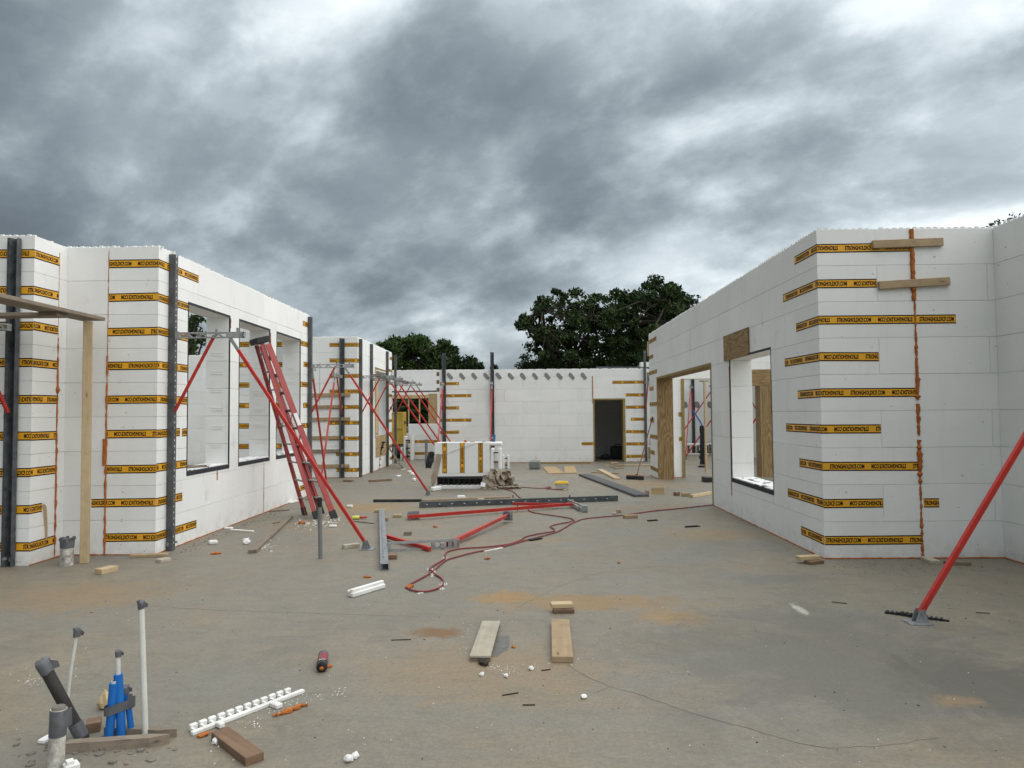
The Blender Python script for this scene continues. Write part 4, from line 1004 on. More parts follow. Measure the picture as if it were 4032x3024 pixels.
# ------------------------------------------------------------------ foam pieces
def ribbed_stick():
    a, b = FL(1376, 2352), FL(1508, 2312); t = thing('foam_stick', 'white ribbed foam stick lying beside the hose loop', 'foam', a); M = frame(a, b); L = (b-a).length
    for y, z, r_ in ((-.024, .022, .021), (.010, .024, .022), (-.008, .052, .021), (.024, .046, .015)):
        MB().box((rng.uniform(0, .02), y-r_*.9, max(z-r_, 0)), (L-rng.uniform(0, .015), y+r_*.9, z+r_*.85), None, 0, .006).build('rib', 'foam', t, M)
ribbed_stick()
def toothed_strip():
    a, b = FL(748, 2893), FL(1188, 2724); t = thing('foam_strip', 'white toothed foam strip lying by the brown wood block', 'foam', a); M = frame(a, b); L = (b-a).length
    MB().box((0, -.03, 0), (L, -.002, .02), None, 0, .003).build('rail', 'foam', t, M)
    n = 12
    for k in range(n):
        x = .02+k*(L-.06)/n
        MB().box((x, .026, 0), (x+.040, .050, .034), None, 0, .004).box((x-.004, -.002, 0), (x+.010, .026, .022)).build('tooth', 'foam', t, M)
    x = L*.66; MB().box((x-.01, -.10, 0), (x+.032, -.03, .024), None, 0, .004).build('cross_tab', 'foam', t, M)
    x = .12; MB().box((x, -.075, .004), (x+.03, -.03, .03), None, 0, .004).build('cross_tab', 'foam', t, M)
toothed_strip()
def lump(name, label, cat, P, r, mat, squash=.6, z=0., parent=None, stretch=1., seed=0):
    bm = bmesh.new(); bmesh.ops.create_icosphere(bm, subdivisions=2, radius=1)
    c = FL(*P) if len(P) == 2 else Vector(P)
    for v in bm.verts:
        k = 1+.45*mnoise.noise(v.co*1.6+Vector((seed*7.1, r*90, 3)))+.2*mnoise.noise(v.co*4+Vector((seed, 9, 1)))
        v.co = Vector((v.co.x*r*k*stretch, v.co.y*r*k, (max(v.co.z, -.75)*k+.75)*r*squash))
    me = bpy.data.meshes.new(name); bm.to_mesh(me); bm.free(); me.materials.append(M_[mat])
    o = bpy.data.objects.new(name, me); link(o, parent)
    o.matrix_basis = rootM(parent).inverted() @ (Matrix.Translation((c.x, c.y, z)) @ Matrix.Rotation(seed*1.3, 4, 'Z'))
    if parent is None: tag(o, label, cat)
    return o
for i, (P, r, lab) in enumerate((((1372, 2998), .022, 'white foam chip lying alone before the red canister'), ((1399, 2985), .02, 'chunkier white foam chip touching its neighbour before the red canister'), ((1898, 2661), .016, 'white foam chip below the double board'), ((1993, 2666), .016, 'white foam chip between the two foreground boards'), ((2092, 2638), .018, 'white foam chip with orange crumbs beside the two-by-six'), ((2299, 2750), .018, 'white foam chip lying on the crack below the two-by-six'), ((851, 2928), .022, 'white foam cube against the brown wood block'),
    ((1830, 2113), .03, 'white foam chip inside the fallen brace triangle'), ((970, 2141), .05, 'rounded white foam scrap beside the two-by-four'))):
    lump('foam_chip', lab, 'foam', P, r, 'foam', .8, seed=i)
for i, (P, Q, w_, h_, lab) in enumerate((((1701, 1935), (1733, 1930), .10, .09, 'white foam block scrap at the corner of the block bundle'), ((1800, 1962), (1832, 1961), .10, .05, 'white foam scrap behind the notched end of the fallen channel'), ((1878, 1965), (1905, 1964), .08, .02, 'flat white foam sliver behind the fallen channel'), ((1907, 2173), (1979, 2159), .03, .012, 'thin white foam stick along the hose'), ((822, 2143), (856, 2140), .09, .045, 'white foam scrap lying at the window wall'), ((885, 2084), (915, 2084), .07, .03, 'small white foam slat at the window wall foot'), ((910, 2090), (998, 2096), .035, .025, 'long thin white foam slat beside the two-by-four'), ((1137, 1983), (1172, 1975), .08, .03, 'white foam slat near the stepladder feet'), ((1366, 1999), (1388, 1999), .06, .05, 'white foam nub lying past the stepladder and its tool'), ((1297, 2076), (1325, 2076), .05, .035, 'white foam nub with orange crumbs before the stepladder feet'),
    ((1561, 1878), (1576, 1876), .07, .04, 'white foam chip before the second long brace'), ((1620, 1873), (1632, 1871), .08, .08, 'white foam cup-sized scrap beyond the second brace foot'), ((1625, 1896), (1636, 1895), .08, .08, 'white foam scrap beside the block bundle cardboard'), ((1607, 1862), (1618, 1861), .08, .06, 'flatter white foam scrap between wood prop and block bundle'))):
    a, b = FL(*P), FL(*Q); M = frame(a, b)
    o = MB().box((0, -w_/2, 0), ((b-a).length, w_/2, h_), None, 0, min(w_, h_)*.22).build('foam_scrap', 'foam', None, M); tag(o, lab, 'foam')
for i, (P, r, lab) in enumerate((((800, 2898), .02, 'orange foam crumb at the end of the toothed strip'), ((1713, 2076), .03, 'orange foam crumb inside the fallen brace triangle'), ((1918, 2201), .025, 'orange foam crumb below the hose'), ((2437, 2217), .02, 'orange foam crumb on bare slab past the hose'), ((1446, 2274), .025, 'orange foam crumb above the foam stick'), ((1612, 2313), .035, 'orange foam crumb stuck on the hose loop'), ((1190, 2062), .045, 'orange foam crumb before the stepladder feet'), ((850, 2182), .035, 'orange foam crumb with a twig near the window wall'), ((2022, 2549), .014, 'orange foam crumb beside the wet patch'))):
    lump('foam_crumb', lab, 'foam', P, r, 'spray_foam', .45, seed=i+20, stretch=1.6)
t = thing('foam_bead', 'orange spray foam squirt lying along the toothed strip', 'foam', FL(1080, 2825))
pts = spline([FL(*q) for q in ((1073, 2824), (1100, 2818), (1135, 2806), (1165, 2795), (1185, 2784), (1212, 2782))], 6)
for q in pts: q.z = .010
MB().tube(pts, [max(.004, .009+rng.normal(0, .003)+(.006 if 10 < i < 22 else 0)) for i in range(len(pts))], 7).build('squirt', 'spray_foam', t, Matrix.Identity(4), smooth=True)

# ------------------------------------------------------------------ canister, conduit, stub-ups
def canister():
    a, b = FL(1267, 2649), FL(1278, 2566); d = (b-a); d.normalize(); r = .034; L = .245
    t = thing('foam_canister', 'red and black spray foam canister lying on the slab', 'canister', a); I4 = Matrix.Identity(4); a.z = r
    def ring(x, rr): return a+d*x, rr
    body = [(.03, r*.96), (.20, r*.96)]
    MB().tube([a+d*.035, a+d*.20], r*.97, 20).build('body', 'can_red', t, I4, smooth=True)
    MB().tube([a+d*.0, a+d*.004, a+d*.036, a+d*.04], [r*.82, r, r, r*.97], 20).build('rim', 'black_plastic', t, I4, smooth=True)
    MB().tube([a+d*.035, a+d*.075], r*.985, 20).build('print_band', 'black_edge', t, I4, smooth=True)
    MB().tube([a+d*.20, a+d*.205, a+d*.235, a+d*.245], [r*.97, r, r*.98, r*.7], 20).build('rim', 'dark_steel', t, I4, smooth=True)
    F = frame(a+d*.048, a+d*.062); 
    mb = MB()
    for k in range(7): mb.box((0, (k-3)*.0055-.0018, 0), (.012, (k-3)*.0055+.0018, .0015), Matrix.Translation((0, 0, r*.99-abs(k-3)**2*.0009)) if False else F @ Matrix.Translation((0, 0, r*.985-((k-3)*.0055)**2/(2*r))))
    q = mb.build('print_mark', 'strap', t, I4); tag(q, kind='stuff')
    lump('foam_plug', None, None, (a.x-.0, a.y-.004, 0), .014, 'spray_foam', .8, z=.02, parent=t, seed=3)
canister()
lump('foam_crumb', 'orange foam crumb beside the red canister', 'foam', (1294, 2628), .016, 'spray_foam', .6, seed=44, stretch=1.6)
c = FL(1262, 2200); t = thing('conduit_stub', 'grey plastic conduit standing upright with a black capped end', 'conduit', c); I4 = Matrix.Identity(4)
MB().tube([(c.x, c.y, 0), (c.x-.012, c.y, .66)], .0235, 14).build('pipe', 'grey_pvc', t, I4, smooth=True)
MB().tube([(c.x-.0105, c.y, .585), (c.x-.012, c.y, .69), (c.x-.012, c.y, .694)], [.027, .027, .022], 14).build('end_cap', 'black_plastic', t, I4, smooth=True)
c = FL(1679, 1827); o = MB().tube([(c.x, c.y, 0), (c.x, c.y, .80)], .045, 16).build('pipe_stub', 'grey_pvc', None, None, smooth=True); tag(o, 'grey plastic pipe standing beside the dark cloth of the block bundle', 'pipe')
c = FL(263, 2225); t = thing('pipe_stub', 'white drain pipe with grey taped top beside the tan wood post', 'pipe', c)
MB().tube([(c.x, c.y, 0), (c.x, c.y, .25)], .066, 20).build('pipe', 'dirty_pvc', t, I4, smooth=True)
MB().tube([(c.x, c.y, .19), (c.x, c.y, .265), (c.x+.004, c.y, .285)], [.070, .073, .066], 20).build('tape_wrap', 'duct_tape', t, I4, smooth=True)
mb = MB()
for k in range(9):
    a = k*.7; mb.box((c.x+.066*math.cos(a)-.012, c.y+.066*math.sin(a)-.012, .27), (c.x+.066*math.cos(a)+.012, c.y+.066*math.sin(a)+.012, .30+.012*math.sin(k*2.3)))
mb.build('tape_tab', 'duct_tape', t, I4)

def tape_hat(name, parent, c, d, r, flare=1.5, seed=0):
    """crumpled tape cap folded over a pipe end at c with axis d"""
    d = Vector(d).normalized(); x = d.orthogonal().normalized(); y = d.cross(x); mb = MB(); k = len(mb.v); n = 14
    prof = [(-1.9, 1.06, .0), (-1.2, 1.08, .05), (-.4, 1.10, .12), (.15, 1.15, .25), (.5, .95, .35), (.75, .55, .4)]
    for (h, rr, j) in prof:
        for i in range(n):
            a = 2*math.pi*i/n; w = mnoise.noise(Vector((math.cos(a)*1.4+seed*3.3, math.sin(a)*1.4, h)))
            q = c+d*(h*r*(1+.25*w))+(x*math.cos(a)+y*math.sin(a))*r*(rr+j*w*flare)
            mb.v.append(tuple(q))
    for s_ in range(len(prof)-1):
        for i in range(n): mb.f.append((s_*n+i, s_*n+(i+1) % n, (s_+1)*n+(i+1) % n, (s_+1)*n+i)); mb.m.append(0)
    mb.f.append(tuple((len(prof)-1)*n+i for i in range(n))); mb.m.append(0)
    # a folded ear
    e = c+x*r*1.0; mb.add([e, e+x*r*1.0-d*r*.9, e+x*r*.9-d*r*2.0+y*r*.4, e-d*r*1.7+y*r*.2, e+y*.003, e+x*r*1.0-d*r*.9+y*.004, e+x*r*.9-d*r*2.0+y*(r*.4+.004), e-d*r*1.7+y*(r*.2+.004)], [(0, 1, 2, 3), (7, 6, 5, 4), (0, 4, 5, 1), (1, 5, 6, 2), (2, 6, 7, 3), (3, 7, 4, 0)])
    return mb.build(name, 'duct_tape', parent, I4, smooth=True)
def up_from(px0, py0, px1, py1, lean=0.):
    a = FL(px0, py0); b = ONY(px1, py1, a.y+lean); return a, b
a, b = up_from(573, 2904, 556, 2372)
t = thing('pipe_stub', 'tall thin white pipe with grey tape cap rising from the form stakes', 'pipe', a)
MB().tube([a, a.lerp(b, .4), b], [.0145, .0145, .0145], 14).build('pipe', 'white_pvc', t, I4, smooth=True); tape_hat('tape_cap', t, b, (b-a), .0165, 1.6, 1)
a, b = FL(258, 2890), None; b = ONY(306, 2480, a.y+.02); m1 = a.lerp(b, .5)+Vector((-.012, 0, 0))
t = thing('pipe_stub', 'thin bent clear-white tube with grey tape cap behind the black pipe', 'pipe', a)
pp = spline([a, m1, b], 6); MB().tube(pp, .0085, 10).build('tube', 'white_pvc', t, I4, smooth=True); tape_hat('tape_cap', t, b, (b-m1), .017, 1.7, 2)
a = FL(326, 2905); b = ONY(168, 2612, a.y-.06)
t = thing('pipe_stub', 'black leaning pipe with grey tape over its end', 'pipe', a)
MB().tube([a-(b-a)*.05+Vector((0, 0, 0)), a, b], .0285, 18).build('pipe', 'black_pipe', t, I4, smooth=True); tape_hat('tape_cap', t, b, (b-a), .0300, .9, 3)
MB().tube([a.lerp(b, .02), a.lerp(b, .20)], .0335, 16).build('tape_wrap', 'duct_tape', t, I4, smooth=True)
a = FL(219, 3030); b = ONY(232, 2790, a.y)
t = thing('pipe_stub', 'short dirty white pipe with tape band in front of the black pipe', 'pipe', a)
MB().tube([a, b], .0345, 20).build('pipe', 'dirty_pvc', t, I4, smooth=True)
MB().tube([a.lerp(b, .56), a.lerp(b, .97), a.lerp(b, 1.0)], [.0365, .037, .033], 20).build('tape_band', 'duct_tape', t, I4, smooth=True)
MB().tube([b-Vector((0, 0, .004)), b+Vector((0, 0, .012))], [.034, .026], 16).build('cement_plug', 'dried_concrete', t, I4, smooth=True)
k0 = a.lerp(b, .80); k1 = FL(326, 2905).lerp(ONY(168, 2612, FL(326, 2905).y-.06), .30)
mb = MB(); e = (k1-k0); mb.beam(k0+e*.1+Vector((0, -.034, 0)), k1+Vector((0.02, -.026, 0.01)), .006, .085, (0, -.3, 1)); mb.build('tape_strap', 'duct_tape', t, I4)
S = [((428, 2912), (448, 2690), .0265, 0), ((470, 2912), (465, 2655), .0265, .03), ((507, 2906), (493, 2708), .020, .05)]
labs = ('front blue sleeved pipe with open white end', 'taller blue sleeved pipe with white tube and tape cap', 'thin blue sleeved pipe with tape-folded tip')
for i, (P, Q, r, dy) in enumerate(S):
    a = FL(*P)+Vector((0, dy*.6, 0)); b = ONY(*Q, a.y)
    t = thing('pipe_stub', labs[i], 'pipe', a)
    MB().tube([a, a.lerp(b, .5)+Vector((.002, 0, 0)), b], r*.80 if i < 2 else r*.75, 18).build('sleeve', 'blue_sleeve', t, I4, smooth=True)
    d = (b-a).normalized()
    if i == 0:
        mb = MB(); x = d.orthogonal().normalized(); y = d.cross(x)
        MB().tube([b-d*.02, b+d*.012], .0125, 16, caps=False).build('inner_pipe', 'white_pvc', t, I4, smooth=True)
        MB().tube([b-d*.002, b+d*.0015], .010, 16).build('pipe_bore', 'dark_steel', t, I4)
        for j in range(16):
            a0, a1 = 2*math.pi*j/16, 2*math.pi*(j+1)/16
            mb.add([b+d*.012+(x*math.cos(q)+y*math.sin(q))*rr for q in (a0, a1) for rr in (.0095, .0128)], [(0, 1, 3, 2)])
        mb.build('pipe_lip', 'white_pvc', t, I4)
    if i == 1:
        top = ONY(465, 2566, a.y); MB().tube([b-d*.02, top], .0112, 14).build('inner_pipe', 'white_pvc', t, I4, smooth=True); tape_hat('tape_cap', t, top, d, .0135, 1.6, 5)
        mid = a.lerp(b, .50); pts = []
        for (cx, cy, rr) in ((-.038, -.020, .0265), (.001, .0, .0265), (.040, .030, .021)):
            for q in range(10): an = 2*math.pi*q/10; pts.append((cx+rr*math.cos(an), cy+rr*math.sin(an)))
        pts = sorted(set(pts)); lo_, up_ = [], []
        for q in pts:
            while len(lo_) > 1 and (lo_[-1][0]-lo_[-2][0])*(q[1]-lo_[-2][1])-(lo_[-1][1]-lo_[-2][1])*(q[0]-lo_[-2][0]) <= 0: lo_.pop()
            lo_.append(q)
        for q in pts[::-1]:
            while len(up_) > 1 and (up_[-1][0]-up_[-2][0])*(q[1]-up_[-2][1])-(up_[-1][1]-up_[-2][1])*(q[0]-up_[-2][0]) <= 0: up_.pop()
            up_.append(q)
        hull = lo_[:-1]+up_[:-1]; mb = MB(); nh = len(hull)
        for kz, z_ in enumerate((-.026, .0, .022)):
            for (x_, y_) in hull: mb.v.append((mid.x+x_*(1.02 if kz == 1 else 1.), mid.y+y_, mid.z+z_+x_*.22+.003*math.sin(x_*90+kz)))
        for kz in range(2):
            for q in range(nh): mb.f.append((kz*nh+q, kz*nh+(q+1) % nh, (kz+1)*nh+(q+1) % nh, (kz+1)*nh+q)); mb.m.append(0)
        mb.build('tape_band', 'duct_tape', t, I4)
        MB().beam(mid+Vector((.052, .004, -.005)), mid+Vector((.050, .006, .058)), .003, .022, (1, .2, 0)).build('tape_flap', 'duct_tape', t, I4)
    if i == 2: tape_hat('tape_cap', t, b, d, .016, 1.5, 7)
# form stakes round the stub-ups
def stake(label, P, Q, w, h, m):
    a, b = FL(*P), FL(*Q); M = frame(a, b); L = (b-a).length
    o = MB().prism([(0, -w/2), (L-.09, -w/2), (L, w*.1), (L-.09, w/2), (0, w/2)], 0, h).build('form_stake', m, None, M); return tag(o, label, 'stake')
stake('cement-crusted front wood stake lying along the blue sleeves', (262, 2957), (668, 2928), .05, .045, 'old_lumber')
stake('rear wood stake lying behind the tall white pipe', (420, 2888), (694, 2903), .045, .04, 'old_lumber')
fb_('reddish wood block behind the leaning black pipe', (340, 2878), (398, 2868), .085, .05, 'brown_block', name='wood_block', cat='wood')
lump('wood_chunk', 'pale broken wood chunk behind the blue sleeves', 'wood', (412, 2790), .035, 'fresh_lumber', 1.5, seed=9)
mbs = []
for k in range(46):
    q = FL(rng.uniform(60, 700), rng.uniform(2905, 3020)); 
    if k > 30: q = FL(rng.normal(330, 120), rng.normal(2965, 22))
    mbs.append(q)
mb = MB()
for q in mbs:
    r = rng.uniform(.006, .022); n = 6; ang = rng.uniform(0, 6)
    poly = [(q.x+r*rng.uniform(.6, 1.2)*math.cos(ang+j*math.pi/3), q.y+r*rng.uniform(.6, 1.2)*math.sin(ang+j*math.pi/3)) for j in range(n)]; mb.prism(poly, 0, r*rng.uniform(.25, .6))
o = mb.build('concrete_crumbs', 'dried_concrete'); tag(o, 'grey broken concrete crumbs round the pipe stubs', 'crumbs', kind='stuff')
a, b = FL(160, 2930), FL(205, 2905); o = MB().box((0, -.02, 0), ((b-a).length, .02, .02), None, 0, .004).build('foam_scrap', 'foam', None, frame(a, b)); tag(o, 'white foam sliver behind the dirty white pipe', 'foam')
a, b = FL(250, 3040), FL(310, 3022); o = MB().box((0, -.03, 0), ((b-a).length, .03, .03), None, 0, .004).box((.01, -.02, .03), (.04, .02, .045)).build('foam_scrap', 'foam', None, frame(a, b)); tag(o, 'white studded foam scrap at the foot of the dirty white pipe', 'foam')

# ------------------------------------------------------------------ foam block bundle on the slab
def icf_block(name, label, M, L=1.2, H=.4, t=.33, group=None, tapes=False, parent=None, webn=6):
    r = thing(name, label, 'foam block', M=M, group=group)
    for y in (0, t-.065):
        MB().box((0, y, 0), (L, y+.065, H), None, 0, .006).build('foam_panel', 'foam', r, M)
    for k in range(webn):
        x = L*(k+.5)/webn; mb = MB()
        for z in (H*.16, H*.5, H*.80): mb.box((x-.010, .066, z), (x+.010, t-.066, z+.022))
        mb.box((x-.016, .066, H*.08), (x+.016, .082, H*.92)); mb.box((x-.016, t-.082, H*.08), (x+.016, t-.066, H*.92)); mb.box((x-.012, t/2-.012, H*.1), (x+.012, t/2+.012, H*.9))
        mb.build('web', 'black_plastic', r, M)
    return r
bx0, bx1 = FL(1712, 1925), FL(1930, 1925); by = (bx0.y+bx1.y)/2
def bundle():
    w = bx1.x-bx0.x; o = Vector((bx0.x, by, 0)); scale = FPX/by
    zt = 1.005
    # lower block lies on its side: two panels with the webs between them; upper block stands with its face out
    M = Matrix.Translation(o)
    r = thing('foam_block', 'lowest foam block of the bundle, lying flat with black webs showing', 'foam block', M=M)
    MB().box((.0, 0, 0), (w-.02, .42, .075), None, 0, .006).build('foam_panel', 'foam', r, M)
    MB().box((-.0, 0, .27), (w-.02, .42, .335), None, 0, .006).build('foam_panel', 'foam', r, M)
    for k in range(10):
        x = .06+k*(w-.16)/9
        for yy in (.07+.05*(k % 2), .25):
            mb = MB().box((x-.012, yy, .076), (x+.012, yy+.02, .269)); mb.prism([(x-.03, yy-.005), (x+.03, yy-.005), (x+.03, yy+.03), (x-.03, yy+.03)], .076, .09); mb.box((x-.02, yy, .24), (x+.02, yy+.022, .268)); mb.build('web', 'black_plastic', r, M)
    MB().box((.02, .30, .078), (w-.05, .41, .268)).build('web_shade', 'black_plastic', r, M)  # black box standing in for the shade deep behind the webs
    z0 = .337; Mz = Matrix.Translation(o+Vector((.0, .0, z0)))
    u = thing('foam_block', 'foam block on top of the bundle with three upright printed tapes', 'foam block', M=Mz)
    hz = zt-z0
    MB().box((0, 0, 0), (w-.01, .065, hz), None, 0, .006).build('foam_panel', 'foam', u, Mz)
    MB().box((.02, .36, 0), (w, .425, hz), None, 0, .006).build('foam_panel', 'foam', u, Mz)
    MB().box((0.01, .066, hz-.10), (w-.02, .36, hz-.02), None, 0, .006).build('foam_panel', 'foam', u, Mz)
    MB().box((w-.02, .0, hz-.075), (w+.26, .42, hz-.0), None, 0, .02).build('foam_panel', 'foam', u, Mz)
    for k in range(3):
        y = .10+k*.09
        mb = MB()
        for z in np.arange(.12, hz-.12, .035): mb.box((w-.05, y, z), (w-.028, y+.05, z+.012))
        mb.box((w-.05, y, .05), (w-.03, y+.012, hz-.1)); mb.build('web', 'black_plastic' if k else 'strap', u, Mz)
    for px in (1751, 1820, 1892):
        x = ONY(px, 1800, by).x-o.x
        Mt = Mz @ Matrix.Translation((x, 0, 0)) @ Matrix.Rotation(-math.pi/2, 4, 'Y')   # x up, z to the left
        tape(u, .004, hz-.006, 0, rng.uniform(-.3, .2), Mt, flip0=int(px))
    return r, u
bundle()
wq = bx1.x-bx0.x
# strap drawn over the bundle, cardboard corner, wrapping paper
pA, pB = ONY(1720, 1797, by-.006), ONY(1876, 1744, by-.006)
o = MB().beam(pA, pB, .004, .018, (0, -1, .2)).build('packing_strap', 'strap'); tag(o, 'cream packing strap slanting over the foam block bundle', 'strap')
pA, pB = ONY(1712, 1879, by-.006), ONY(1905, 1882, by-.008); o = MB().tube(spline([pA, pA.lerp(pB, .5)+Vector((0, 0, -.01)), pB], 5), .004, 6).build('packing_strap', 'grey_pvc'); tag(o, 'grey packing strap across the black webs of the bundle', 'strap')
def sheet(name, label, cat, P, mat, th=.004, parent=None):
    """bent sheet through a grid of points"""
    n, m = len(P), len(P[0]); mb = MB(); 
    for off in (0, th):
        for r in P:
            for q in r: mb.v.append((q[0], q[1]+off, q[2]+off*.3))
    for i in range(n-1):
        for j in range(m-1):
            a = i*m+j; mb.f.append((a, a+1, a+m+1, a+m)); b = n*m+a; mb.f.append((b+m, b+m+1, b+1, b)); mb.m += [0, 0]
    edge = [j for j in range(m)]+[i*m+m-1 for i in range(1, n)]+[(n-1)*m+j for j in range(m-2, -1, -1)]+[i*m for i in range(n-2, 0, -1)]
    for a, b in zip(edge, edge[1:]+edge[:1]): mb.f.append((a, n*m+a, n*m+b, b)); mb.m.append(0)
    o = mb.build(name, mat, parent, None, smooth=False)
    if parent is None: tag(o, label, cat)
    return o
by2 = by-.02
g_ = [[ONY(x, y, by2+dy) for x, y, dy in row] for row in ([(1718, 1787, -.02), (1741, 1789, .0)], [(1709, 1840, -.05), (1729, 1842, -.01)], [(1696, 1880, -.10), (1720, 1885, -.02)], [(1697, 1912, -.11), (1707, 1914, -.03)])]
sheet('cardboard_sheet', 'bent brown cardboard corner leaning on the end of the bundle', 'cardboard', g_, 'cardboard')
def crumpled(label, c, w, h, d, seed, rows=9, cols=9, mat='cardboard'):
    P = []
    for i in range(rows):
        r = []
        for j in range(cols):
            u_, v_ = j/(cols-1)-.5, i/(rows-1); q = Vector((u_*3+seed, v_*3, seed*2.))
            nx = mnoise.noise(q)*.5+.3*mnoise.noise(q*2.3); ny = mnoise.noise(q+Vector((9, 2, 1)))+.5*mnoise.noise(q*2.6+Vector((3, 3, 3)))
            r.append((c.x+u_*w*(1+.35*v_)+nx*w*.25, c.y+ny*d-v_*d*.5, max(.004, c.z+h*(1-v_)*(1+.15*nx))))
        P.append(r)
    return sheet('paper_wrap', label, 'paper', P, mat)
crumpled('crumpled brown paper wrap hanging at the open end of the bundle', Vector((bx1.x+.12, by-.02, 0)), .28, .44, .16, 1.7)
crumpled('crumpled brown paper wrap slumped on the slab behind the bundle', Vector((bx1.x+.30, by+.20, 0)), .30, .36, .20, 5.1)
crumpled('low fold of brown paper on the slab beside the bundle', Vector((bx1.x+.36, by-.06, 0)), .50, .10, .16, 8.3)
crumpled('brown paper flap carrying the white shipping label', Vector((bx1.x-.02, by-.13, 0)), .26, .30, .05, 3.3)
lb = ONY(1902, 1908, by-.30); F = Matrix.Translation(lb) @ Matrix.Rotation(R_(12), 4, 'Y') @ Matrix.Rotation(R_(-16), 4, 'X')
o = MB().box((-.05, -.002, -.045), (.05, .002, .045)).build('shipping_label', 'white_paper', None, F); tag(o, 'white shipping label on the brown paper wrap', 'label')
# separate block leaning behind, small carton, cup, dark jacket
c = FL(1984, 1846); icf_block('foam_block', 'spare foam block standing apart on end beside the bundle', Matrix.Translation((c.x+.17, c.y, 0)) @ Matrix.Rotation(R_(96), 4, 'Z') @ Matrix(((0, 0, 1, 0), (0, 1, 0, 0), (-1, 0, 0, .40), (0, 0, 0, 1))), L=.40, H=.25, t=.21, webn=2)
c = FL(1936, 1874); icf_block('foam_block', 'foam block standing on end close behind the bundle', Matrix.Translation((c.x+.24, c.y, .0)) @ Matrix.Rotation(R_(84), 4, 'Z') @ Matrix(((0, 0, 1, 0), (0, 1, 0, 0), (-1, 0, 0, .72), (0, 0, 0, 1))), L=.72, H=.25, t=.26, webn=3)
c = FL(1992, 1896); crumple_box = MB().box((0, 0, 0), (.21, .18, .135), None, 0, .018); o = crumple_box.build('carton', 'cardboard', None, Matrix.Translation(c) @ Matrix.Rotation(.1, 4, 'Z') @ Matrix.Shear('XY', 4, (.08, .03))); tag(o, 'small crushed brown carton beside the paper wrap', 'carton')
zt = 1.005
c = ONY(1944, 1739, by+.25); t = thing('cup', 'blue plastic cup standing on the foam block bundle', 'cup', (c.x, c.y, zt))
MB().tube([(c.x, c.y, zt), (c.x, c.y, zt+.15), (c.x, c.y, zt+.156)], [.033, .043, .045], 18).build('cup_body', 'blue_plastic', t, I4, smooth=True)
MB().box((c.x-.036, c.y-.041, zt+.085), (c.x-.012, c.y-.034, zt+.10)).build('print_mark', 'white_paper', t, I4)
c = ONY(1833, 1731, by+.35); lump('foam_crumb', 'orange foam half-dome on top of the bundle', 'foam', (c.x, c.y, 0), .035, 'spray_foam', .7, z=zt, seed=4)
for i, px in enumerate((1860, 1905)):
    c = ONY(px, 1738, by+.2); o = MB().box((-.05, -.03, 0), (.05, .03, .008), None, 0, .002).build('plastic_clip', 'black_plastic', None, Matrix.Translation((c.x, c.y, zt+.001)) @ Matrix.Rotation(.3+i, 4, 'Z')); tag(o, 'black plastic clip lying on top of the bundle', 'clip', 'black clips on the bundle')
jp = ONY(1703, 1800, by+.06)
P = []
for i in range(8):
    r = []
    for j in range(6):
        u_, v_ = j/5-.5, i/7; q = Vector((u_*3, v_*4, 2.2)); r.append((jp.x-.02+u_*(.10+.06*math.sin(v_*3))+.04*mnoise.noise(q)-v_*.06, jp.y-.05+.06*mnoise.noise(q+Vector((4, 4, 4)))-.03*v_, .82-v_*.36-.03*abs(u_)))
    P.append(r)
sheet('dark_cloth', 'dark cloth hanging on the end of the bundle', 'cloth', P, 'black_edge')

# ------------------------------------------------------------------ things near the back wall
c = FL(2213, 1928); t = thing('storage_tub', 'clear tub with yellow lid standing on the slab', 'tub', c)
w0 = .125
def frust(mb, c, z0, z1, a0, b0, a1, b1): 
    vs = [(c.x+sx*a, c.y+.10+sy*b, z) for z, a, b in ((z0, a0, b0), (z1, a1, b1)) for sx, sy in ((-1, -1), (1, -1), (1, 1), (-1, 1))]
    mb.add(vs, [(0, 3, 2, 1), (4, 5, 6, 7), (0, 1, 5, 4), (1, 2, 6, 5), (2, 3, 7, 6), (3, 0, 4, 7)]); return mb
frust(MB(), c, 0, .125, .115, .10, .128, .11).build('tub_body', 'clear_plastic', t, I4)
mb = frust(MB(), c, .126, .155, .140, .125, .136, .12); frust(mb, c, .155, .172, .10, .06, .095, .055); mb.build('tub_lid', 'yellow_plastic', t, I4)
for s_ in (-1, 1): MB().box((c.x+s_*.13-.02, c.y+.05, .085), (c.x+s_*.13+.02, c.y+.15, .13), None, 0, .004).build('latch', 'yellow_plastic', t, I4)
lump('plastic_scrap', 'small yellow plastic scrap before the storage tub', 'scrap', (2224, 1930), .03, 'lime_plastic', .4, seed=6)
c = FL(2083, 1848); crum = MB().box((0, 0, 0), (.32, .26, .24), None, 0, .03); o = crum.build('plastic_bag', 'patch_grey', None, Matrix.Translation(c) @ Matrix.Rotation(-.2, 4, 'Z') @ Matrix.Shear('XZ', 4, (-.1, .1))); tag(o, 'crumpled grey plastic bag by the back wall', 'bag')
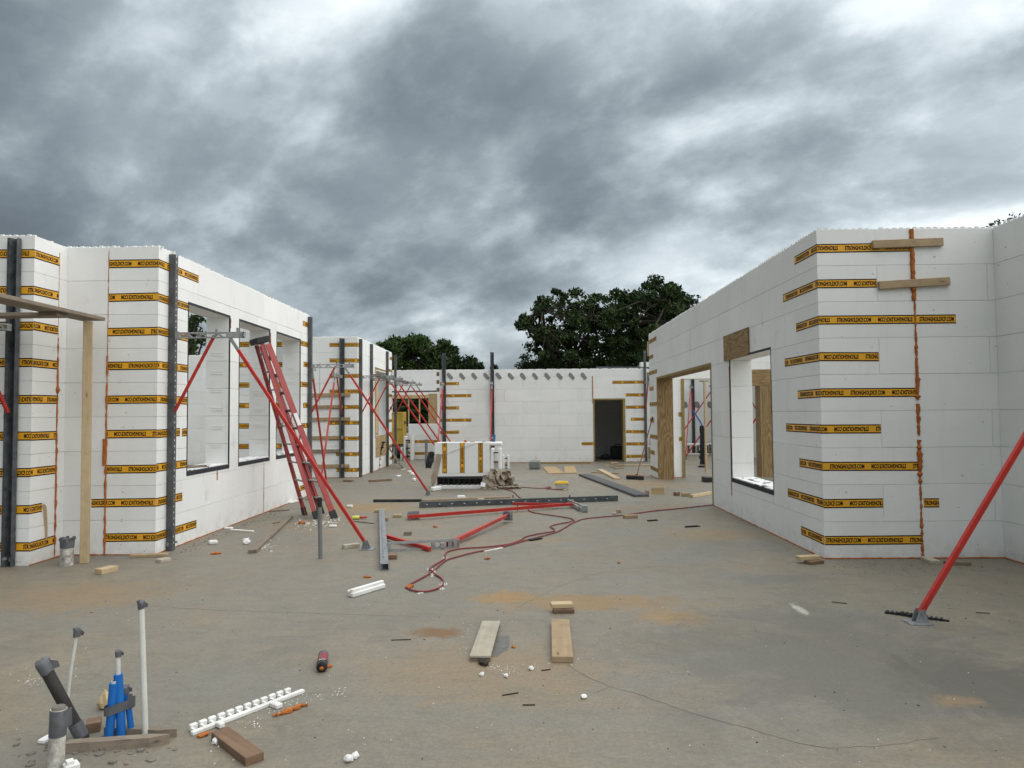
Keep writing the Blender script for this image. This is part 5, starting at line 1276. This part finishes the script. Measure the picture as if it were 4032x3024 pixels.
# broom leaning on the pier of the wide opening
hb = FL(2502, 1889); ht = ONX(2574, 1642, XR-.02); t = thing('push_broom', 'push broom with black head leaning on the pier of the wide opening', 'broom', hb)
top = Vector((XR-.03, ONX(2574, 1642, XR).y, ONX(2574, 1642, XR).z)); sock = hb+Vector((.06, .1, .12))
MB().tube([sock, sock.lerp(top, .93)], .015, 10).build('handle', 'fibre_handle', t, I4, smooth=True)
MB().tube([sock.lerp(top, .93), top], .019, 10).build('grip', 'black_plastic', t, I4, smooth=True)
F = Matrix.Translation(hb+Vector((0, .05, 0))) @ Matrix.Rotation(R_(-32), 4, 'Z')
MB().box((-.22, -.035, .075), (.22, .035, .11), None, 0, .006).build('head_block', 'fibre_handle', t, F)
mb = MB()
for i in range(44):
    for j in range(4): x = -.215+i*.01; y = -.03+j*.02; mb.box((x-.004, y-.008, 0), (x+.004, y+.008, .076))
q = mb.build('bristles', 'black_edge', t, F); tag(q, kind='stuff')
MB().tube([hb+Vector((.01, .06, .10)), sock], [.022, .018], 10).build('socket', 'black_plastic', t, I4, smooth=True)
# tool bag and boots in the dark doorway
c = ONY(2408, 1810, 25.4); c.z = 0; t = thing('tool_case', 'black tool case standing inside the dark doorway', 'case', (c.x, c.y, 0))
MB().box((c.x-.02, c.y, 0), (c.x+.50, c.y+.18, .46), None, 0, .05).build('case_body', 'black_plastic', t, I4); MB().tube([(c.x+.12, c.y+.09, .455), (c.x+.14, c.y+.09, .51), (c.x+.34, c.y+.09, .51), (c.x+.36, c.y+.09, .455)], .015, 8).build('handle', 'black_plastic', t, I4)
c = ONY(2385, 1812, 25.2); lump('work_glove', 'dark glove lying beside the black tool case', 'glove', (c.x, c.y, 0), .13, 'black_plastic', .9, seed=2, stretch=1.4)
# wooden prop, black web strip, left of the bundle
a = FL(1586, 1845); b = ONY(1521, 1747, a.y+1.4)
board('wood_prop', 'wood prop board leaning before the boarded-window wall', 'board', a, b, .05, .11, 'old_lumber', up=(0, -1, .3))
o = MB().box((0, -.05, 0), (.14, .05, .008), None, 0, .002).build('foam_scrap', 'foam', None, Matrix.Translation(FL(1578, 1848))); tag(o, 'white foam sliver at the foot of the wood prop', 'foam')
a = FL(1490, 1848); b = ONY(1512, 1738, a.y+.25); pts = spline([a, a.lerp(b, .5)+Vector((-.05, 0, 0)), b], 8)
t = thing('plastic_web', 'black plastic web strip leaning beside the wood prop', 'plastic strip', a)
mb = MB()
for i, q in enumerate(pts[:-1]):
    mb.beam(q, pts[i+1], .05, .015, (0, -1, 0))
    if i % 3 == 0: mb.beam(q+Vector((-.06, 0, 0)), q+Vector((.06, 0, 0)), .03, .05, (0, -1, 0))
mb.build('strip', 'black_plastic', t, I4)
# foam blocks standing under the far opening, yellow machine
for i, (px, py, L_, H_, rz, lab) in enumerate(((1586, 1812, .46, .40, 4, 'small foam block standing beside the yellow machine'), (1628, 1812, .85, .62, 0, 'tall foam block standing under the far opening'), (1660, 1808, .95, .36, -4, 'foam block behind the grey plastic pipe'))):
    c = FL(px, py); icf_block('foam_block', lab, Matrix.Translation((c.x, c.y, 0)) @ Matrix.Rotation(R_(rz+(90 if i < 2 else 0)), 4, 'Z') @ Matrix(((0, 0, 1, -H_/2), (0, 1, 0, 0), (-1, 0, 0, L_), (0, 0, 0, 1))), L=L_, H=H_, t=.30, webn=3)
c = ONY(1660, 1700, 26.2)
icf_block('foam_block', 'foam block with black webs lying across the tall block tops', Matrix.Translation((ONY(1608, 1715, 26.0).x, 26.0, .86)), L=1.25, H=.42, t=.3)
Ms = Matrix.Translation((ONY(1618, 1715, 26.0).x, 26.0, 0)); t = thing('foam_stack', 'squat stack of taped foam panels carrying the webbed foam block', 'foam', M=Ms)
for k in range(2): MB().box((.02*k, 0, .43*k), (1.12, .5, .43*k+.428), None, 0, .008).build('foam_panel', 'foam', t, Ms)
for k in range(2): tape(t, .03, 1.1, .21+.43*k, .1+.2*k, Ms, flip0=k)
c = ONY(1558, 1760, 26.6); t = thing('yellow_machine', 'tall yellow steel machine body behind the far brace', 'machine', (c.x, 26.6, 0))
X0, X1, Z0, Z1 = c.x-.16, ONY(1590, 1700, 26.6).x, .52, ONY(1575, 1622, 26.6).z
MB().box((X0, 26.6, Z0), (X1, 27.2, Z1), None, 0, .02).build('steel_body', 'yellow_paint', t, I4)
zm = Z0+(Z1-Z0)*.48
for z in (Z0+.01, zm, Z1-.05): MB().box((X0-.01, 26.57, z), (X1-.002, 26.6, z+.05), None, 0, .004).build('rib', 'yellow_paint', t, I4)
for x in (X0, X1-.06): MB().box((x, 26.575, Z0+.06), (x+.055, 26.6, Z1-.05), None, 0, .004).build('rib', 'yellow_paint', t, I4)
for y in (26.7, 27.0): MB().tube([(X0+.02, y, .27), (X1-.02, y, .27)], .27, 20).build('wheel', 'black_plastic', t, I4, smooth=True)
MB().box((X1-.002, 26.65, Z1-.45), (X1+.08, 26.75, Z1-.33), None, 0, .01).build('hinge', 'brown_block', t, I4)
# inside the wide opening: prop post, black pad, web strip, stacked blocks
c = FL(2787, 1882); px_top = 2.43
t = thing('wood_post', 'slim wood prop post under the wide opening header', 'post', c)
MB().box((-.02, -.045, .115), (.02, .045, px_top-.05), None, 0, .003).build('stud', 'fresh_lumber', t, Matrix.Translation(c+Vector((0, .15, 0)))); MB().box((-.12, -.045, px_top-.05), (.09, .045, px_top-.01)).build('cap_block', 'lumber', t, Matrix.Translation(c+Vector((0, .15, 0))))
c2 = FL(2793, 1899); o = MB().box((-.11, -.02, 0), (.11, .30, .115), None, 0, .012).build('rubber_pad', 'black_plastic', None, Matrix.Translation(c2)); tag(o, 'black rubber pad under the slim prop post', 'pad')
a = FL(2767, 1832); t = thing('plastic_web', 'black plastic web strip with blue hose beyond the wide opening', 'plastic strip', a)
mb = MB()
for k in range(7): mb.box((a.x-.08-.02*math.sin(k), a.y, .02+k*.17), (a.x+.08-.02*math.sin(k), a.y+.03, .02+k*.17+.10)); mb.box((a.x-.07, a.y+.005, .02+k*.17+.1), (a.x+.06, a.y+.025, .02+k*.17+.17))
mb.build('strip', 'black_plastic', t, I4)
MB().tube(spline([a+Vector((.08, .03, .3)), a+Vector((.04, .03, 1.1)), a+Vector((-.18, .03, 1.55)), a+Vector((-.28, .03, 1.66))], 6), .022, 10).build('hose', 'blue_sleeve', t, I4, smooth=True)
o = MB().box((-.12, -.05, 0), (.12, .05, .05)).build('plastic_clip', 'black_plastic', None, Matrix.Translation(FL(2767, 1840))); tag(o, 'black plastic clip before the web strip with blue hose', 'clip')
for i in range(3):
    c = FL(2640+i*1.27*98+20, 1789); icf_block('foam_block', 'foam block of the low webbed row beyond the wide opening', Matrix.Translation((c.x, 27.6, 0)) @ Matrix.Translation((0, .4, 0)) @ Matrix.Rotation(math.pi/2, 4, 'X'), L=1.25, H=.4, t=.42, webn=7, group='low foam block row')
c = ONY(2560, 1760, 26.2); icf_block('foam_block', 'foam block seen in the gap beside the pier of the wide opening', Matrix.Translation((c.x-.2, 26.2, .38)) @ Matrix.Translation((0, .4, 0)) @ Matrix.Rotation(math.pi/2, 4, 'X'), L=.7, H=.4, t=.42, webn=4)
o = MB().box((0, 0, 0), (.7, .45, .378), None, 0, .01).build('wood_crate', 'lumber', None, Matrix.Translation((c.x-.2, 25.98, 0))); tag(o, 'low wood crate in the gap beside the pier of the wide opening', 'crate')

# ------------------------------------------------------------------ black plastic strips, tools
def web_strip(label, P, Q, w=.03):
    a, b = FL(*P), FL(*Q); F = frame(a, b); L = (b-a).length; t = thing('plastic_web', label, 'plastic strip', a)
    mb = MB().box((0, -w/2, 0), (L, w/2, .012), F); x = .01
    while x < L-.03: mb.box((x, -w*.9, 0), (x+.018, w*.9, .020), F); x += .034
    mb.build('strip', 'black_plastic', t, I4)
web_strip('long black plastic web strip behind the lone brace foot', (3484, 2413), (3738, 2448))
web_strip('short black plastic web strip across the long one at the brace foot', (3540, 2418), (3640, 2438), .04)
web_strip('black plastic web strip lying against the hose', (2085, 2130), (2133, 2121), .04)
web_strip('small black plastic strip on the slab before the split kindling', (2549, 2053), (2590, 2050), .02)
web_strip('black plastic strip before the wall with the single window', (2698, 2077), (2756, 2073), .02)
a, b = FL(1388, 2046), FL(1446, 2044); t = thing('caulking_tool', 'yellow and red hand tool lying beside the stepladder feet', 'tool', a); a.z = b.z = .03
MB().tube([a, a.lerp(b, .1), a.lerp(b, .45), a.lerp(b, .48)], [.024, .03, .03, .02], 12).build('barrel', 'lime_plastic', t, I4, smooth=True); MB().tube([a.lerp(b, .48), b], [.02, .012], 10).build('handle', 'red_paint', t, I4, smooth=True)
o = MB().beam(FL(1393, 2052, .01), FL(1472, 2061, .006), .02, .008).build('saw_blade', 'dark_steel'); tag(o, 'thin dark saw blade before the yellow and red tool', 'saw')
board('splinter', 'dark splinter of wood near the window wall foot', 'wood', FL(1060, 2016), FL(1140, 2009), .03, .015, 'brown_block')
board('splinter', 'dark splinter crossing the two-by-four', 'wood', FL(1075, 2062), FL(1105, 2056), .03, .015, 'brown_block')
lump('bark_chip', 'dark splintered chip at the cut end of the double board', 'wood', (1905, 2616), .032, 'crumb_dark', .6, seed=33, stretch=1.6)

# ------------------------------------------------------------------ debris
def scatter(name, label, n, mat, size, seed, area, flat=.5, elong=1.):
    r = np.random.default_rng(seed); mb = MB()
    for k in range(n):
        px, py = area(r); q = FL(px, py); s_ = r.uniform(*size)*(.6+.4*min(q.y/6, 2.2)); a = r.uniform(0, 6.3); e = r.uniform(1, elong)
        dx, dy = math.cos(a), math.sin(a); P = [(-1, -.8), (1, -1), (.8, .9), (-.9, 1)]
        z = s_*flat*r.uniform(.5, 1.2)
        vs = [(q.x+(dx*x*e-dy*y)*s_*.5, q.y+(dy*x*e+dx*y)*s_*.5, 0.0005) for x, y in P]+[(q.x+(dx*x*e-dy*y)*s_*.33, q.y+(dy*x*e+dx*y)*s_*.33, z) for x, y in P]
        mb.add(vs, [(4, 5, 6, 7), (0, 1, 5, 4), (1, 2, 6, 5), (2, 3, 7, 6), (3, 0, 4, 7)])
    o = mb.build(name, mat); tag(o, label, 'debris', kind='stuff')
wide = lambda r: (r.uniform(-50, 4080), 1840+1180*r.random()**1.3)
scatter('dirt_crumbs', 'dark dirt crumbs and chips scattered over the slab', 260, 'crumb_dark', (.003, .008), 3, wide, .5, 3.2)
scatter('foam_beads', 'white foam bits scattered over the slab', 260, 'crumb_pale', (.002, .007), 4, wide, .6, 1.6)
def around(pts, sd): return lambda r: (lambda p: (p[0]+r.normal(0, sd), p[1]+r.normal(0, sd*.45)))(pts[r.integers(len(pts))])
scatter('foam_beads', 'white foam bits clinging round the hose loop', 150, 'crumb_pale', (.006, .016), 5, around([(1746, 2300), (1735, 2318), (1703, 2262), (1650, 2335), (1755, 2200), (1700, 2250)], 7), .7, 1.5)
scatter('foam_beads', 'white foam bits round the stepladder feet', 150, 'crumb_pale', (.005, .016), 6, around([(1230, 2060), (1270, 2052), (1190, 2065), (1310, 2045), (1050, 2148)], 26), .6, 2)
scatter('foam_beads', 'white foam bits round the foreground boards', 90, 'crumb_pale', (.003, .008), 8, around([(1945, 2625), (1850, 2560), (2240, 2600), (1870, 2470), (2000, 2640), (2100, 2620)], 26), .6, 1.6)
scatter('foam_beads', 'white foam bits along the toothed strip and brown block', 150, 'crumb_pale', (.003, .008), 9, around([(1080, 2790), (1150, 2770), (1230, 2745), (1330, 2730), (960, 2990), (860, 2930), (120, 2680), (1000, 2850)], 24), .6, 1.6)
scatter('dirt_crumbs', 'dark dirt swept against the window wall foot', 300, 'crumb_dark', (.003, .009), 10, lambda r: (lambda f: (680+f*450+r.normal(0, 18), 2172-f*180+abs(r.normal(0, 14))))(r.random()), .35, 2.5)
scatter('dirt_crumbs', 'dark dirt swept against the foot of the wall under the seam boards', 240, 'crumb_dark', (.003, .008), 12, lambda r: (3270+r.random()*600, 2215+abs(r.normal(0, 22))), .35, 2.0)
# bent nails
for i, (px, py, l_, a_) in enumerate(((2150, 2640, .03, .3), (2010, 2735, .05, .4), (2082, 2778, .035, 0), (1580, 2521, .07, .1), (3305, 2375, .06, -.5), (3870, 2415, .05, -.2))):
    c = FL(px, py); o = MB().beam(c+Vector((-l_*math.cos(a_), -l_*math.sin(a_), .004)), c+Vector((l_*math.cos(a_), l_*math.sin(a_), .004)), .006, .005).build('bent_nail', 'crumb_dark')
    tag(o, ('nail beside the wet patch', 'nail below the double board', 'stubby nail before the double board', 'dark twig between hose loop and red canister', 'nail on the dark slab stain', 'nail past the lone brace foot')[i], 'nail')

# ------------------------------------------------------------------ trees
def in_poly(x, y, P):
    c = False; j = len(P)-1
    for i in range(len(P)):
        if (P[i][1] > y) != (P[j][1] > y) and x < (P[j][0]-P[i][0])*(y-P[i][1])/(P[j][1]-P[i][1])+P[i][0]: c = not c
        j = i
    return c
def leaf_mesh(centres, radii, per, size, mat, seed):
    r = np.random.default_rng(seed); n = len(centres)*per
    c = np.repeat(np.array(centres), per, 0); rad = np.repeat(np.array(radii), per)
    d = r.normal(size=(n, 3)); d /= np.linalg.norm(d, axis=1)[:, None]; rr = rad*r.random(n)**.45
    p = c+d*rr[:, None]*np.array([1.05, 1.05, .78])
    a = r.normal(size=(n, 3)); a /= np.linalg.norm(a, axis=1)[:, None]; b = np.cross(a, r.normal(size=(n, 3))); b /= np.linalg.norm(b, axis=1)[:, None]
    s = (size*r.uniform(.6, 1.35, n))[:, None]
    v = np.stack([p-a*s*.9, p-b*s*.42+a*s*.1, p+a*s*.9, p+b*s*.42-a*s*.05], 1).reshape(-1, 3)
    me = bpy.data.meshes.new('crown'); me.vertices.add(4*n); me.vertices.foreach_set('co', v.ravel().astype(np.float32))
    me.loops.add(4*n); me.loops.foreach_set('vertex_index', np.arange(4*n, dtype=np.int32))
    me.polygons.add(n); me.polygons.foreach_set('loop_start', np.arange(0, 4*n, 4, dtype=np.int32)); me.update(calc_edges=True)
    me.materials.append(M_[mat]); return me
def tree(label, trunk_px, Y, poly, nclump, rad, per, leaf, mat, seed, depth=2.5, trunk_r=.3, name='oak_tree', group=None, clear=None):
    r = np.random.default_rng(seed); base = ONY(trunk_px, 1640, Y); base.z = -.22
    xs = [p[0] for p in poly]; ys = [p[1] for p in poly]; cs = []; rs = []; tries = 0; leaf_seed = seed+1
    while len(cs) < nclump and tries < 20000:
        tries += 1; x, y = r.uniform(min(xs), max(xs)), r.uniform(min(ys), max(ys))
        if not in_poly(x, y, poly): continue
        p = ONY(x, y, Y+r.normal(0, depth*.5)); cs.append(tuple(p)); rs.append(rad*r.uniform(.6, 1.25))
    t = thing(name, label, 'tree', base, group=group)
    mb = MB(); zc = np.mean([c[2] for c in cs]); top = max(c[2] for c in cs)
    fork = Vector((base.x, base.y, max(.8, min(c[2] for c in cs)*.55+.4)))
    mb.tube([base, base.lerp(fork, .5)+Vector((.05, 0, 0)), fork], [trunk_r, trunk_r*.8, trunk_r*.72], 10)
    order = r.permutation(len(cs))
    mains = []
    for k in range(7):
        c = Vector(cs[order[k % len(cs)]]); m = fork.lerp(c, .5)+Vector((r.normal(0, .25), r.normal(0, .25), .25)); mb.tube(spline([fork, m, c], 4), [trunk_r*(.55-.052*i) for i in range(9)], 7); mains.append((m, c))
    for k in order[7:]:
        c = Vector(cs[k]); best = min((q for mm in mains for q in (mm[0], mm[0].lerp(mm[1], .5), mm[1])), key=lambda q: (q-c).length)
        mb.tube([best, best.lerp(c, .5)+Vector((r.normal(0, .1), r.normal(0, .1), r.normal(0, .12))), c], [trunk_r*.17, trunk_r*.11, .012], 5)
    mb.build('trunk', 'bark', t, I4, smooth=True)
    me = leaf_mesh(cs, rs, per, leaf, mat, seed+1); o = bpy.data.objects.new('crown', me); link(o, t); o.matrix_basis = rootM(t).inverted()
    return t
PL = [(2032, 1282), (2062, 1238), (2120, 1200), (2138, 1160), (2205, 1142), (2248, 1172), (2262, 1145), (2318, 1160), (2362, 1172), (2400, 1205), (2430, 1300), (2420, 1440), (2330, 1458), (2200, 1455), (2085, 1440), (2068, 1405), (2078, 1365), (2120, 1345), (2105, 1318), (2062, 1310)]
PL2 = [(2080, 1400), (2095, 1350), (2150, 1345), (2200, 1370), (2190, 1420), (2120, 1420)]
tree('broad dark oak with low branches behind the diamond-patch wall', 2262, 38, PL, 185, .37, 92, .125, 'oak_leaf', 21, 4.2, .30)
PR = [(2395, 1178), (2440, 1135), (2482, 1165), (2528, 1148), (2546, 1102), (2585, 1098), (2655, 1122), (2690, 1158), (2752, 1172), (2720, 1260), (2690, 1330), (2640, 1420), (2480, 1450), (2400, 1430), (2370, 1290)]
tree('taller dark oak rising behind the wall with the wide opening', 2545, 36, PR, 225, .36, 92, .12, 'oak_leaf', 22, 4.2, .30)
tree('low dark shrub tree under the broad oak', 2100, 40, [(2050, 1440), (2070, 1410), (2130, 1415), (2240, 1425), (2380, 1430), (2500, 1420), (2530, 1470), (2050, 1475)], 40, .5, 190, .11, 'dark_leaf', 23, 3, .1, name='shrub_tree')
PT = [(1490, 1370), (1530, 1345), (1570, 1335), (1620, 1320), (1660, 1335), (1700, 1360), (1740, 1335), (1790, 1355), (1800, 1385), (1815, 1400), (1800, 1490), (1500, 1490)]
tree('rounded green tree behind the boarded-window wall', 1600, 44, [p for p in PT if p[0] < 1720]+[(1740, 1385), (1745, 1500), (1490, 1500)], 190, .44, 92, .14, 'bright_leaf', 24, 4, .25, name='leafy_tree')
tree('darker green tree beside the rounded tree, behind a tall back wall post', 1760, 42, [(1672, 1400), (1700, 1372), (1740, 1345), (1785, 1365), (1800, 1395), (1805, 1500), (1690, 1500)], 120, .40, 88, .13, 'oak_leaf', 25, 3.5, .22, name='leafy_tree')
tree('small dark bush between the two tall back wall posts', 1850, 40, [(1815, 1425), (1840, 1405), (1860, 1425), (1895, 1445), (1900, 1480), (1810, 1480)], 16, .42, 190, .11, 'dark_leaf', 26, 2, .08, name='shrub_tree')
tree('tiny sapling tip behind the blue-cup brace post', 1935, 40, [(1918, 1440), (1935, 1436), (1958, 1450), (1955, 1480), (1915, 1480)], 6, .26, 60, .10, 'dark_leaf', 27, 1, .05, name='sapling')
tree('sparse tree seen through the first window opening', 770, 34, [(735, 1265), (760, 1235), (800, 1270), (812, 1320), (770, 1370), (740, 1400)], 20, .36, 60, .11, 'oak_leaf', 28, 2, .16, name='leafy_tree')
tree('young tree whose tips rise above the wall with the seam boards', 3960, 15, [(3895, 905), (3905, 870), (3925, 885), (3960, 850), (3990, 815), (4020, 850), (4060, 830), (4100, 920), (3950, 960), (3890, 940)], 9, .11, 18, .045, 'oak_leaf', 29, 1.0, .07, name='sapling')
# far wood that closes the view
def far_wood():
    r = np.random.default_rng(31); cs = []; rs = []
    for k in range(520):
        a = r.uniform(-1.25, 1.25); d = r.uniform(48, 62); h = 3.4 if abs(a) < .28 else 5.5
        cs.append((math.sin(a)*d, math.cos(a)*d, r.uniform(.0, h-.7))); rs.append(r.uniform(.9, 1.5))
    for k in range(150): cs.append((r.uniform(-10, -3.2), r.uniform(31, 37), r.uniform(-.1, 2.6))); rs.append(r.uniform(.5, .8))
    me = leaf_mesh(cs, rs, 90, .22, 'dark_leaf', 33); o = bpy.data.objects.new('far_wood', me); link(o); tag(o, 'dark mass of woodland beyond the building site', 'woodland', kind='stuff')
far_wood()
